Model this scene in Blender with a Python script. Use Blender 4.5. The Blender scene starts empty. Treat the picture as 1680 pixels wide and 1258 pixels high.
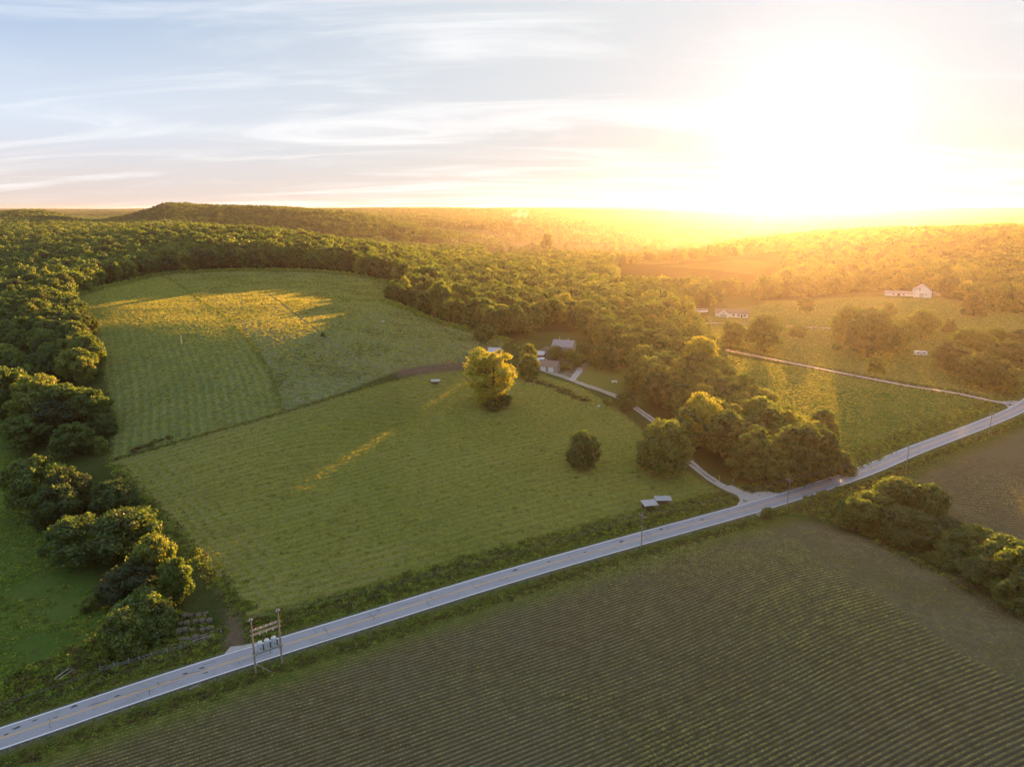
import bpy, bmesh, math, random
import numpy as np
from mathutils import Vector, Matrix
R = math.radians
random.seed(7); rng = np.random.default_rng(7)
sc = bpy.context.scene
COL = sc.collection

# ------------------------------------------------------------------ camera
CAMZ = 88.0
F = 1166.0                       # focal length in photo pixels (1680 wide)
PITCH = math.atan(286 / F)       # tilt below the horizon
cam_d = bpy.data.cameras.new('camera'); cam = bpy.data.objects.new('camera', cam_d); COL.objects.link(cam)
cam_d.sensor_width = 36; cam_d.lens = F / 1680 * 36; cam_d.clip_start = 1; cam_d.clip_end = 60000
cam.location = (0, 0, CAMZ); cam.rotation_euler = (math.pi / 2 - PITCH, 0, 0)
sc.camera = cam

# ------------------------------------------------------------------ light
EXPO = 2.3
SUN_AZ, SUN_EL = R(21.9), R(4.8)
sun_dir = Vector((math.sin(SUN_AZ) * math.cos(SUN_EL), math.cos(SUN_AZ) * math.cos(SUN_EL), math.sin(SUN_EL)))
sl = bpy.data.lights.new('sun', 'SUN'); sun = bpy.data.objects.new('sun', sl); COL.objects.link(sun)
sl.energy = 5.0; sl.angle = R(0.5); sl.color = (1.0, 0.47, 0.14)
sun.rotation_euler = sun_dir.to_track_quat('Z', 'Y').to_euler()
sc.view_settings.view_transform = 'Standard'; sc.view_settings.look = 'None'
sc.view_settings.gamma = 1; sc.view_settings.use_curve_mapping = False
sc.view_settings.exposure = EXPO
sc.render.engine = 'CYCLES'
sc.cycles.use_denoising = True
sc.cycles.max_bounces = 5; sc.cycles.diffuse_bounces = 2; sc.cycles.glossy_bounces = 1
sc.cycles.transmission_bounces = 3; sc.cycles.volume_bounces = 0; sc.cycles.transparent_max_bounces = 4
sc.cycles.sample_clamp_indirect = 4
sc.cycles.caustics_reflective = False; sc.cycles.caustics_refractive = False

class NT:
    """small node-tree helper"""
    def __init__(s, nt): s.nt = nt; s.n = nt.nodes; s.l = nt.links; s.n.clear()
    def add(s, t, **kw):
        n = s.n.new(t)
        for k, v in kw.items():
            if k.startswith('_'): n.inputs[k[1:]].default_value = v
            else: setattr(n, k, v)
        return n
    def link(s, a, b): s.l.new(a, b)
    def math(s, op, a, b=None, clamp=False):
        n = s.n.new('ShaderNodeMath'); n.operation = op; n.use_clamp = clamp
        for i, v in enumerate((a, b)):
            if v is None: continue
            if isinstance(v, (int, float)): n.inputs[i].default_value = v
            else: s.l.new(v, n.inputs[i])
        return n.outputs[0]
    def mix(s, fac, a, b, mode='MIX'):
        n = s.n.new('ShaderNodeMix'); n.data_type = 'RGBA'; n.blend_type = mode; n.clamp_factor = True
        for i, v in ((0, fac), (6, a), (7, b)):
            if isinstance(v, (int, float)): n.inputs[i].default_value = v
            elif isinstance(v, tuple): n.inputs[i].default_value = (*v, 1) if len(v) == 3 else v
            else: s.l.new(v, n.inputs[i])
        return n.outputs[2]
    def ramp(s, fac, a, b, c0=0.0, c1=1.0):
        n = s.n.new('ShaderNodeMapRange'); n.interpolation_type = 'SMOOTHSTEP'
        s.l.new(fac, n.inputs[0]); n.inputs[1].default_value = a; n.inputs[2].default_value = b
        n.inputs[3].default_value = c0; n.inputs[4].default_value = c1
        return n.outputs[0]
    def noise(s, vec, scale, detail=3, rough=.55, dist=0.0):
        n = s.n.new('ShaderNodeTexNoise'); n.inputs['Scale'].default_value = scale
        n.inputs['Detail'].default_value = detail; n.inputs['Roughness'].default_value = rough
        n.inputs['Distortion'].default_value = dist
        if vec is not None: s.l.new(vec, n.inputs['Vector'])
        return n.outputs[0]

world = bpy.data.worlds.new('World'); sc.world = world; world.use_nodes = True
SKYK = 1.20 * 2 ** (0.95 - EXPO)
def build_world():
    t = NT(world.node_tree)
    sky = t.add('ShaderNodeTexSky', sky_type='NISHITA', sun_disc=False, sun_elevation=SUN_EL, sun_rotation=SUN_AZ,
                altitude=100, air_density=1.0, dust_density=1.2, ozone_density=1.0)
    tc = t.add('ShaderNodeTexCoord'); d = tc.outputs['Generated']
    sep = t.add('ShaderNodeSeparateXYZ'); t.link(d, sep.inputs[0])
    z = sep.outputs[2]
    # angle to the sun
    dot = t.add('ShaderNodeVectorMath', operation='DOT_PRODUCT'); t.link(d, dot.inputs[0]); dot.inputs[1].default_value = sun_dir
    cosang = dot.outputs['Value']
    ang = t.math('ARCCOSINE', t.math('MINIMUM', cosang, 0.99999))
    # thin high cirrus: streaks on a high flat layer
    zz = t.math('ADD', t.math('MAXIMUM', z, 0.0), 0.12)
    px = t.math('DIVIDE', sep.outputs[0], zz); py = t.math('DIVIDE', sep.outputs[1], zz)
    cb = t.add('ShaderNodeCombineXYZ'); t.link(px, cb.inputs[0]); t.link(py, cb.inputs[1])
    mp = t.add('ShaderNodeMapping'); t.link(cb.outputs[0], mp.inputs[0])
    mp.inputs['Rotation'].default_value = (0, 0, R(-20)); mp.inputs['Scale'].default_value = (.42, 1.25, 1)
    mp.inputs['Location'].default_value = (1.15, 1.9, 0)
    c1 = t.noise(mp.outputs[0], 1.1, 10, .62, 1.1)
    c2 = t.noise(mp.outputs[0], .30, 3, .5, .2)
    cl = t.ramp(t.math('ADD', t.math('MULTIPLY', c1, .62), t.math('MULTIPLY', c2, .45)), .47, .68)
    # physical sky, paled by the thin cloud in front of it
    hv = t.add('ShaderNodeHueSaturation', _Saturation=.55, _Value=SKYK); t.link(sky.outputs[0], hv.inputs['Color'])
    mn = t.add('ShaderNodeVectorMath', operation='MINIMUM'); t.link(hv.outputs[0], mn.inputs[0]); mn.inputs[1].default_value = (.95, .90, .80)
    bg1 = t.add('ShaderNodeBackground', _Strength=0.05); t.link(mn.outputs[0], bg1.inputs[0])
    # veil of thin high cloud: pale and slightly warm low down, bluer above, brightened past the top of the view as added fill light
    veil = t.mix(t.ramp(z, -.01, .11), (.40, .32, .29), (.34, .41, .52))
    veil = t.mix(t.ramp(z, .09, .25), veil, (.10, .215, .40)); veil = t.mix(t.ramp(z, .25, .9), veil, (.36, .42, .52))
    veil = t.mix(t.ramp(ang, .25, 1.1), t.mix(t.ramp(z, .0, .16), (.38, .35, .32), (.34, .38, .42)), veil)
    veil = t.mix(t.math('MULTIPLY', cl, .5), veil, (.76, .75, .74))
    a1 = t.math('POWER', 2.718, t.math('MULTIPLY', ang, -22.0))
    a2 = t.math('POWER', 2.718, t.math('MULTIPLY', ang, -2.3))
    glow = t.math('ADD', t.math('MULTIPLY', a1, .7), t.math('MULTIPLY', a2, .03))
    bg2 = t.add('ShaderNodeBackground', _Strength=0.62 * SKYK); t.link(veil, bg2.inputs[0])
    bg3 = t.add('ShaderNodeBackground'); bg3.inputs[0].default_value = (1, .95, .88, 1); t.link(t.math('MULTIPLY', glow, SKYK), bg3.inputs[1])
    a = t.add('ShaderNodeAddShader'); t.link(bg1.outputs[0], a.inputs[0]); t.link(bg2.outputs[0], a.inputs[1])
    b = t.add('ShaderNodeAddShader'); t.link(a.outputs[0], b.inputs[0]); t.link(bg3.outputs[0], b.inputs[1])
    o = t.add('ShaderNodeOutputWorld'); t.link(b.outputs[0], o.inputs[0])
build_world()
world.cycles.sampling_method = 'MANUAL'; world.cycles.sample_map_resolution = 512

# ------------------------------------------------------------------ terrain heights
UC = np.array([-900,-200,0,150,300,450,600,700,800,950,1100,1250,1400,1550,1700,1900,2600.])
YR = np.array([0,120,160,200,240,290,350,430,520,620,800,1000,1250,1600,2000,2700,3500,5000,8000,17000.])
ZT = np.array([
 [0]*17,
 [0]*17,
 [0,-1,0,1,1,1,1,1,1,1,1,2,1,0,0,0,0],
 [2,2,2,3,3,3,3,3,3,3,2,1,0,0,0,0,0],
 [5,5,6,9,12,12,10,9,8,6,4,1,0,0,0,0,0],
 [8,9,13,19,24,23,19,16,13,10,7,3,1,1,1,1,1],
 [12,14,22,28,30,30,26,21,15,13,10,5,3,3,3,3,3],
 [18,20,24,30,31,31,28,24,17,13,10,6,5,5,5,5,5],
 [20,22,25,30,31,31,28,24,18,13,10,8,8,8,8,8,8],
 [24,24,28,31,31,31,28,22,17,12,9,8,9,11,12,12,12],
 [28,30,34,40,44,45,38,22,15,9,8,12,16,20,26,28,28],
 [34,34,38,42,50,46,24,12,6,4,14,22,32,42,46,46,44],
 [38,38,42,42,46,30,8,2,0,-1,2,24,40,44,46,46,44],
 [44,44,44,40,36,14,0,-4,-5,-5,-4,8,20,20,24,24,24],
 [88,88,76,36,99,96,74,20,-6,-6,-5,-2,0,2,6,10,10],
 [50,50,50,30,60,60,50,30,14,6,4,2,4,10,18,24,24],
 [60,60,50,30,60,62,74,56,40,30,16,14,44,34,42,40,36],
 [50,50,56,58,70,74,88,94,90,84,66,50,64,90,84,92,60],
 [70,70,76,66,78,82,88,96,84,96,90,72,94,88,102,90,78],
 [80]*17], float)
_uf = np.linspace(-900, 2600, 351); _yf = np.concatenate([np.linspace(0, 700, 141), np.geomspace(710, 17000, 160)])
def _table():
    a = np.array([np.interp(_uf, UC, r) for r in ZT])                 # rows x uf
    b = np.array([np.interp(_yf, YR, a[:, j]) for j in range(len(_uf))]).T
    def blur(m, n, ax):
        k = np.hanning(2 * n + 3)[1:-1]; k /= k.sum()
        p = np.pad(m, [(n, n) if i == ax else (0, 0) for i in (0, 1)], mode='edge')
        return np.apply_along_axis(lambda v: np.convolve(v, k, 'valid'), ax, p)
    b = blur(blur(b, 9, 0), 9, 1)
    return b
_TB = _table()
_perm = rng.random((256, 256))
def vnoise(x, y):
    xi = np.floor(x).astype(int); yi = np.floor(y).astype(int); fx = x - xi; fy = y - yi
    fx = fx * fx * (3 - 2 * fx); fy = fy * fy * (3 - 2 * fy)
    g = lambda a, b: _perm[a & 255, b & 255]
    return (g(xi, yi) * (1 - fx) + g(xi + 1, yi) * fx) * (1 - fy) + (g(xi, yi + 1) * (1 - fx) + g(xi + 1, yi + 1) * fx) * fy
def fbm(x, y, s, o=3):
    v = 0; a = 1; t = 0
    for i in range(o):
        v = v + a * vnoise(x / s + 17.3 * i, y / s + 5.1 * i); t += a; a *= .5; s = s / 2.03
    return v / t - .5

def W0(px, py, z=0.0):
    """photo pixel -> point on the level plane z"""
    v = py - 629; S, C = math.sin(PITCH), math.cos(PITCH); d = F * S + v * C; n = F * C - v * S
    return np.array([(px - 840) / d * (CAMZ - z), n / d * (CAMZ - z)])

def smooth_line(P, step=2.0):
    P = np.array(P, float); out = []
    Q = np.vstack([2 * P[0] - P[1], P, 2 * P[-1] - P[-2]])
    for i in range(1, len(Q) - 2):
        a, b, c, d = Q[i - 1], Q[i], Q[i + 1], Q[i + 2]; n = max(1, int(np.linalg.norm(c - b) / step))
        for k in range(n):
            t = k / n
            out.append(.5 * ((2 * b) + (c - a) * t + (2 * a - 5 * b + 4 * c - d) * t * t + (3 * b - a - 3 * c + d) * t ** 3))
    out.append(P[-1]); return np.array(out)
def relax(L, n):
    L = L.copy()
    for _ in range(n): L[1:-1] = .25 * L[:-2] + .5 * L[1:-1] + .25 * L[2:]
    return L
_rc = [(-135, 74)] + [tuple(W0(*p)) for p in ((0,1212),(156,1157.5),(313,1105.5),(417,1072),(560,1029),(820,948.5),(1052,882.5),(1130,861.5),(1292,815.5),(1430,768.5),(1487,743),(1622,692),(1680,666))] + [(262, 341), (330, 403), (420, 480)]
ROAD = relax(smooth_line(_rc), 60)

def seg_dist(x, y, L, signed=False):
    """distance of points to polyline L"""
    x = np.asarray(x, float); y = np.asarray(y, float)
    best = np.full(x.shape, 1e18); sg = np.ones(x.shape)
    for (ax, ay), (bx, by) in zip(L[:-1], L[1:]):
        dx, dy = bx - ax, by - ay; l2 = dx * dx + dy * dy + 1e-12
        t = np.clip(((x - ax) * dx + (y - ay) * dy) / l2, 0, 1)
        ex, ey = x - ax - t * dx, y - ay - t * dy; d = ex * ex + ey * ey
        m = d < best; best = np.where(m, d, best)
        if signed: sg = np.where(m, np.sign(dx * ey - dy * ex), sg)
    d = np.sqrt(best)
    return d * sg if signed else d
def inside(x, y, P):
    x = np.asarray(x, float); y = np.asarray(y, float); c = np.zeros(x.shape, bool); n = len(P)
    for i in range(n):
        (x1, y1), (x2, y2) = P[i], P[(i + 1) % n]
        if y1 == y2: continue
        m = ((y1 > y) != (y2 > y)) & (x < (x2 - x1) * (y - y1) / (y2 - y1) + x1); c ^= m
    return c
def sdist(x, y, P):
    """signed distance to a closed polygon, positive inside"""
    d = seg_dist(x, y, list(P) + [P[0]]); return np.where(inside(x, y, P), d, -d)

ROADC = ROAD[::4]
BEAM_START = W0(400, 850, 3.5)
def height(x, y):
    x = np.asarray(x, float); y = np.asarray(y, float)
    Y = np.maximum(y, 1.0); u = 840 + 1190 * x / np.maximum(Y, 60)
    iu = np.clip((u + 900) / 10, 0, len(_uf) - 1.001); fi = iu.astype(int); fu = iu - fi
    j = np.interp(Y, _yf, np.arange(len(_yf))); j = np.clip(j, 0, len(_yf) - 1.001); fj = j.astype(int); fv = j - fj
    b = _TB
    z = (b[fj, fi] * (1 - fu) + b[fj, fi + 1] * fu) * (1 - fv) + (b[fj + 1, fi] * (1 - fu) + b[fj + 1, fi + 1] * fu) * fv
    r = np.hypot(x, y)
    z = z + (20 * np.exp(-((u - 70) / 50) ** 2) + 13 * np.exp(-((u - 285) / 34) ** 2)) * np.exp(-((y - 2030) / 330) ** 2)
    z = z + fbm(x + 900, y + 300, 900, 4) * np.clip((r - 1200) / 2500, 0, 1) * 20
    z = z - 22 * np.exp(-((y - 6300) / 900) ** 2) * (r > 1500) - 16 * np.exp(-((y - 4100) / 450) ** 2) * (r > 1500)
    z = z + fbm(x, y, 90, 2) * 2.2 * np.clip((r - 150) / 200, 0, 1)
    z = z + fbm(x + 50, y, 22, 2) * .5
    z = z + 2.6 * np.exp(-(((x - 75) / 34) ** 2 + ((y - 143) / 26) ** 2))
    # hollow added along the sun's line so a low beam reaches the field
    sx, sy = x - BEAM_START[0], y - BEAM_START[1]; al = sx * math.sin(SUN_AZ) + sy * math.cos(SUN_AZ); ac = sx * math.cos(SUN_AZ) - sy * math.sin(SUN_AZ)

    z = z - 5.4 * np.exp(-(ac / 10) ** 2) * np.clip(al / 60 - .35, 0, 1) * np.clip((250 - al) / 60, 0, 1)
    near = (r < 700)
    if np.any(near):
        d = np.full(x.shape, 99.0); xn, yn = x[near] if x.ndim else x, y[near] if y.ndim else y
        d[near] = seg_dist(xn, yn, ROADC)
        w = np.clip((d - 5) / 26, 0, 1); w = w * w * (3 - 2 * w)
        ditch = -.55 * np.exp(-((d - 6.3) / 1.5) ** 2)
        z = z * w + (-.12) * (1 - w) * (d < 99) + ditch
    return z
def hgt(x, y): return float(height(np.array([x]), np.array([y]))[0])

_T = np.concatenate([np.geomspace(60, 900, 700), np.geomspace(905, 16000, 400)])
def P(px, py):
    """photo pixel -> point on the terrain (ray march)"""
    S, C = math.sin(PITCH), math.cos(PITCH); v = py - 629
    dx, dy, dz = (px - 840), F * C - v * S, -(F * S + v * C)
    l = math.sqrt(dx * dx + dy * dy + dz * dz); dx, dy, dz = dx / l, dy / l, dz / l
    zs = CAMZ + dz * _T - height(dx * _T, dy * _T)
    k = np.argmax(zs < 0)
    if k == 0: return np.array([dx * 9000, dy * 9000])
    a, b = zs[k - 1], zs[k]; t = _T[k - 1] + (_T[k] - _T[k - 1]) * a / (a - b)
    return np.array([dx * t, dy * t])
def P3(px, py): p = P(px, py); return Vector((p[0], p[1], hgt(*p)))
def PL(pts): return np.array([P(*q) for q in pts])
def top_height(g, py):
    """height of a thing standing at ground point g whose top shows at pixel row py"""
    v = py - 629; S, C = math.sin(PITCH), math.cos(PITCH); s = (F * S + v * C) / (F * C - v * S)
    return CAMZ - s * g[1] - g[2]
def mpp(g): return math.sqrt(g[0] ** 2 + g[1] ** 2 + (CAMZ - g[2]) ** 2) / F   # metres per photo pixel

# ------------------------------------------------------------------ zones (real plots of land)
HAY_LOW = PL([(178,757),(330,715),(465,677),(560,648),(655,622),(752,608),(800,604),(885,612),(945,632),(1010,668),(1048,700),(1085,752),(1150,788),(1196,815),(1100,842),(1030,853),(900,886),(760,923),(650,952),(500,1002),(400,1012),(330,930),(250,835)])
HEDGECURVE = [(262,448),(300,472),(330,492),(365,515),(400,548),(425,580),(445,615),(465,676)]
HAY_UP = PL([(115,484),(190,464)] + HEDGECURVE + [(330,714),(178,755),(186,690),(168,610),(150,548),(128,510)])
MEADOW = PL(HEDGECURVE[::-1] + [(380,441),(480,441),(560,446),(640,461),(690,482),(630,492),(705,520),(800,545),(830,560),(812,590),(752,597),(650,610),(560,645)])
DIRT = PL([(650,606),(700,599),(755,594),(815,594),(815,600),(752,607),(700,613),(655,618)])
PAST_L = PL([(-200,720),(0,690),(40,740),(60,850),(120,900),(190,985),(215,1000),(120,1075),(0,1140),(-200,1200)])
CROP1 = PL([(-160,1300),(0,1257),(120,1213),(250,1170),(420,1116),(560,1068),(760,1003),(960,938),(1100,893),(1200,868),(1255,852),(1330,856),(1420,885),(1520,925),(1620,965),(1800,1060),(1900,1400),(-160,1400)])
CROPROWS = PL([(-160,1300),(0,1257),(120,1213),(250,1170),(420,1116),(560,1068),(760,1003),(960,938),(1100,893),(1200,872),(1255,868),(1310,885),(1350,925),(1420,958),(1500,1015),(1580,1075),(1700,1130),(1800,1200),(1900,1400),(-160,1400)])
CROP2 = PL([(1470,782),(1560,738),(1640,707),(1800,655),(1900,800),(1760,960),(1650,890),(1560,850),(1505,820)])
PAST_R = PL([(1172,578),(1300,600),(1450,628),(1640,664),(1560,700),(1485,728),(1380,765),(1340,720),(1230,690),(1190,640)])
PAST_F = PL([(1170,560),(1160,520),(1260,495),(1400,487),(1560,492),(1700,515),(1900,560),(1900,660),(1690,658),(1640,655),(1450,620),(1300,592)])
LAWN = PL([(890,610),(950,600),(1040,605),(1060,640),(1050,665),(1010,650),(950,628)])
YARD = PL([(868,600),(865,585),(895,568),(940,572),(965,590),(960,606),(945,618),(905,612)])
DRIVE = smooth_line([P(*q) for q in ((1228,818),(1195,803),(1165,785),(1130,757),(1090,705),(1052,676),(1015,652),(960,632),(922,617),(893,609),(880,598),(878,586))])
DRIVE = relax(DRIVE, 6)
SPUR = relax(smooth_line([P(*q) for q in ((938,624),(946,614),(951,606),(944,601))], 1.0), 2)
LANE = relax(smooth_line([P(*q) for q in ((1660,663),(1600,652),(1520,638),(1400,616),(1280,592),(1200,576),(1150,566),(1120,540),(1160,530),(1260,533),(1380,540))]), 10)
TRACK2 = smooth_line([P(*q) for q in ((372,1000),(340,940),(282,860),(225,795),(190,765),(330,722),(560,655))])
TRACK = smooth_line([P(*q) for q in ((435,478),(470,505),(530,550),(590,588),(655,622))])
SPILL = PL([(362,992),(385,998),(400,1045),(404,1062),(372,1072),(368,1050),(378,1030),(372,1008)])
SUNK = [LAWN]

def ss(d, w): t = np.clip(d / w * .5 + .5, 0, 1); return t * t * (3 - 2 * t)
CROPANG = R(29); CN = np.array([-math.sin(CROPANG), math.cos(CROPANG)])
def croprow(x, y):
    return x * CN[0] + y * CN[1] + 1.4 * np.sin(x / 47.0) + .004 * np.maximum(x - 60, 0) ** 2 * 0.6

def zone_attrs(x, y):
    n = len(x); A = {}
    near = (np.hypot(x, y) < 900) & (y > 40)
    xn, yn = x[near], y[near]
    wob = fbm(xn, yn, 7, 3) * 3
    def put(name, v): a = np.zeros(n, np.float32); a[near] = v; A[name] = a
    put('hay', ss(sdist(xn, yn, HAY_LOW) + wob * .4, 1.5))
    put('hayup', ss(sdist(xn, yn, HAY_UP) + wob * .3, 1.5))
    put('meadow', ss(sdist(xn, yn, MEADOW), 1.5))
    put('dirt', np.maximum(ss(sdist(xn, yn, DIRT) + wob, 3), ss(sdist(xn, yn, SPILL) + wob * .4, 1.2)))

    A['dirt'][near] = np.maximum(A['dirt'][near], .25 * ss(.7 - np.minimum(seg_dist(xn, yn, TRACK), seg_dist(xn, yn, TRACK2)) + wob * .15, .8))
    put('soil', np.maximum(ss(sdist(xn, yn, CROP1) + wob * .5, 2.5), ss(sdist(xn, yn, CROP2) + wob * .5, 2.5)))
    put('plant', np.maximum(ss(sdist(xn, yn, CROPROWS), 2), ss(sdist(xn, yn, CROP2) - 8, 2)))
    lawn = np.maximum(ss(sdist(xn, yn, LAWN) + wob, 3), ss(sdist(xn, yn, PAST_F) + wob, 4))
    put('lawn', lawn)
    put('pasture', np.maximum(ss(sdist(xn, yn, PAST_R) + wob, 3), ss(sdist(xn, yn, PAST_L) + wob, 4)))
    dr = seg_dist(xn, yn, ROADC)
    put('verge', ss(13 - dr + wob, 4))
    put('shoulder', ss(4.0 - dr + wob * .25, .8))
    put('yard', ss(sdist(xn, yn, YARD) + wob * .6, 2))
    # row coordinates (metres across the rows)
    a, b = P(178, 757), P(465, 677); d = (b - a) / np.linalg.norm(b - a); nn = np.array([-d[1], d[0]])
    r1 = (xn - a[0]) * nn[0] + (yn - a[1]) * nn[1] + fbm(xn, yn, 60, 2) * 3
    r2 = seg_dist(xn, yn, PL(HEDGECURVE), True)
    r3 = croprow(xn, yn)
    rr = np.where(A['hayup'][near] > .5, r2, np.where(A['soil'][near] > .5, r3, r1))
    put('rows', rr)
    # perimeter swaths of the lower hay field
    ed = sdist(xn, yn, HAY_LOW) + fbm(xn, yn, 25, 2) * 1.6; put('edge', np.where(xn < -28 - 14 * fbm(xn, yn, 30, 2), ed, -5))
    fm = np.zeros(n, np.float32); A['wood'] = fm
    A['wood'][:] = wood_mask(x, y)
    return A

# woodland as regions
WOOD_C = PL([(628,492),(705,520),(800,548),(838,562),(870,545),(960,545),(1000,590),(1040,612),(1075,690),(1128,752),(1190,780),(1260,792),(1345,788),(1368,762),(1300,710),(1190,655),(1168,590),(1150,560),(1130,522),(1180,490),(1250,470),(1240,452),(1080,437),(1000,425),(900,425),(780,430),(700,445),(720,480),(690,484)])
WOOD_R = np.array([P(1240, 492), P(1330, 488), P(1450, 476), P(1530, 478), P(1600, 500), P(1640, 512), P(1760, 520), np.array([520, 560]), np.array([1500, 900]), np.array([1700, 1700]), np.array([900, 1600]), np.array([420, 1350]), np.array([300, 1160]), P(1260, 430), P(1250, 460)])
WOOD_B = np.array([P(-300, 640), P(-60, 600), P(60, 575), P(115, 487), P(200, 462), P(262, 447), P(380, 440), P(480, 440), P(560, 445), P(640, 460), P(700, 483), P(720, 480), P(700, 440), np.array([-40, 1000]), np.array([-60, 1500]), np.array([-1500, 1700]), np.array([-1300, 600])])
WOOD_L1 = PL([(-200,600),(-30,570),(40,560),(110,560),(140,575),(160,600),(165,630),(60,640),(-100,660)])
WOOD_L2 = PL([(-200,560),(-20,530),(40,500),(110,488),(125,512),(148,552),(150,590),(60,575),(-40,600)])
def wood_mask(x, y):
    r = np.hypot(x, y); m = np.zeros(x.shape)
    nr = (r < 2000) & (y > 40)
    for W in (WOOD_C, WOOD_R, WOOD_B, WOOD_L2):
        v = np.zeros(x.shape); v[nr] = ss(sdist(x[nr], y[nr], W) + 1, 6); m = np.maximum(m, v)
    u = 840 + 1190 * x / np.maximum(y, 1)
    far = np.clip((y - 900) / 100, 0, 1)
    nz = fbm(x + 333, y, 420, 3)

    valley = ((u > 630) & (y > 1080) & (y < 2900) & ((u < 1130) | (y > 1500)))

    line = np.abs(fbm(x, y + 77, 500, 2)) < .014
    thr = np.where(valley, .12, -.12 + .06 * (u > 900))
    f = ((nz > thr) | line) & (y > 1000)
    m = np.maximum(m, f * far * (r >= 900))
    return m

# ------------------------------------------------------------------ mesh helpers
def mesh_np(name, V, Fq, mat=None, k=4, smooth=False):
    me = bpy.data.meshes.new(name); V = np.asarray(V, np.float32); Fq = np.asarray(Fq, np.int32)
    me.vertices.add(len(V)); me.vertices.foreach_set('co', V.ravel())
    me.loops.add(Fq.size); me.loops.foreach_set('vertex_index', Fq.ravel())
    me.polygons.add(len(Fq)); me.polygons.foreach_set('loop_start', np.arange(0, Fq.size, k, dtype=np.int32))
    if mat is not None:
        for m in (mat if isinstance(mat, (list, tuple)) else [mat]): me.materials.append(m)
    if smooth: me.polygons.foreach_set('use_smooth', np.ones(len(Fq), bool))
    me.update(calc_edges=True); me.validate(); return me
def link(name, me, parent=None, loc=None, rz=0.0, scale=None):
    o = bpy.data.objects.new(name, me); COL.objects.link(o)
    if parent: o.parent = parent
    if loc is not None: o.location = loc
    if rz: o.rotation_euler = (0, 0, rz)
    if scale is not None: o.scale = scale if hasattr(scale, '__len__') else (scale,) * 3
    return o
def tag(o, label=None, cat=None, group=None, kind=None):
    if label: o['label'] = label
    if cat: o['category'] = cat
    if group: o['group'] = group
    if kind: o['kind'] = kind
    return o
def empty(name, loc, rz=0.0, label=None, cat=None, group=None, scale=None):
    o = bpy.data.objects.new(name, None); COL.objects.link(o); o.location = loc; o.rotation_euler = (0, 0, rz)
    o.empty_display_size = .5
    if scale is not None: o.scale = (scale,) * 3 if not hasattr(scale, '__len__') else scale
    return tag(o, label, cat, group)

class MB:
    """collects primitives, builds one mesh object"""
    def __init__(s): s.bm = bmesh.new()
    def box(s, c, d, rz=0.0, rx=0.0, ry=0.0, bev=0.0):
        m = Matrix.Translation(c) @ Matrix.Rotation(rz, 4, 'Z') @ Matrix.Rotation(ry, 4, 'Y') @ Matrix.Rotation(rx, 4, 'X') @ Matrix.Diagonal((*d, 1))
        g = bmesh.ops.create_cube(s.bm, size=1, matrix=m)
        if bev: bmesh.ops.bevel(s.bm, geom=list({e for v in g['verts'] for e in v.link_edges}), offset=bev, segments=1, affect='EDGES')
        return s
    def tube(s, a, b, r0, r1=None, n=8, cap=True):
        a = Vector(a); b = Vector(b); r1 = r0 if r1 is None else r1; d = b - a; l = d.length
        m = Matrix.Translation((a + b) / 2) @ d.to_track_quat('Z', 'Y').to_matrix().to_4x4()
        bmesh.ops.create_cone(s.bm, cap_ends=cap, segments=n, radius1=max(r0, 1e-4), radius2=max(r1, 1e-4), depth=l, matrix=m); return s
    def poly(s, pts): s.bm.faces.new([s.bm.verts.new(p) for p in pts]); return s
    def prism(s, prof, axis, l0, l1):
        """profile (a,z) extruded along x or y"""
        f = (lambda a, z, l: (l, a, z)) if axis == 'x' else (lambda a, z, l: (a, l, z))
        A = [s.bm.verts.new(f(a, z, l0)) for a, z in prof]; B = [s.bm.verts.new(f(a, z, l1)) for a, z in prof]; n = len(prof)
        s.bm.faces.new(A); s.bm.faces.new(B[::-1])
        for i in range(n): s.bm.faces.new((A[i], B[i], B[(i + 1) % n], A[(i + 1) % n]))
        bmesh.ops.recalc_face_normals(s.bm, faces=s.bm.faces); return s
    def lathe(s, prof, c=(0, 0, 0), n=14):
        rings = [[s.bm.verts.new((c[0] + r * math.cos(2 * math.pi * i / n), c[1] + r * math.sin(2 * math.pi * i / n), c[2] + z)) for i in range(n)] for r, z in prof]
        for A, B in zip(rings[:-1], rings[1:]):
            for i in range(n): s.bm.faces.new((A[i], A[(i + 1) % n], B[(i + 1) % n], B[i]))
        s.bm.faces.new(rings[0][::-1]); s.bm.faces.new(rings[-1]); return s
    def build(s, name, mat, parent=None, loc=None, rz=0.0):
        me = bpy.data.meshes.new(name); s.bm.to_mesh(me); s.bm.free(); me.materials.append(mat)
        return link(name, me, parent, loc, rz)

# ------------------------------------------------------------------ materials
def simple(name, col, rough=.8, metal=0.0, var=.25, scale=3.0, bump=0.0):
    m = bpy.data.materials.new(name); m.use_nodes = True; t = NT(m.node_tree)
    tc = t.add('ShaderNodeTexCoord'); v = tc.outputs['Object']
    n = t.noise(v, scale, 5, .6); n2 = t.noise(v, scale * 7, 3, .6)
    k = t.math('ADD', t.math('MULTIPLY', t.math('ADD', n, n2), var), 1 - var)
    c = t.mix(1.0, col, (1, 1, 1), 'MULTIPLY')
    hs = t.add('ShaderNodeHueSaturation'); t.link(c, hs.inputs['Color']); t.link(k, hs.inputs['Value'])
    b = t.add('ShaderNodeBsdfPrincipled', _Roughness=rough, _Metallic=metal); t.link(hs.outputs[0], b.inputs['Base Color'])
    if bump:
        bp = t.add('ShaderNodeBump', _Strength=bump, _Distance=.05); t.link(n2, bp.inputs['Height']); t.link(bp.outputs[0], b.inputs['Normal'])
    o = t.add('ShaderNodeOutputMaterial'); t.link(b.outputs[0], o.inputs[0]); return m
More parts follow.
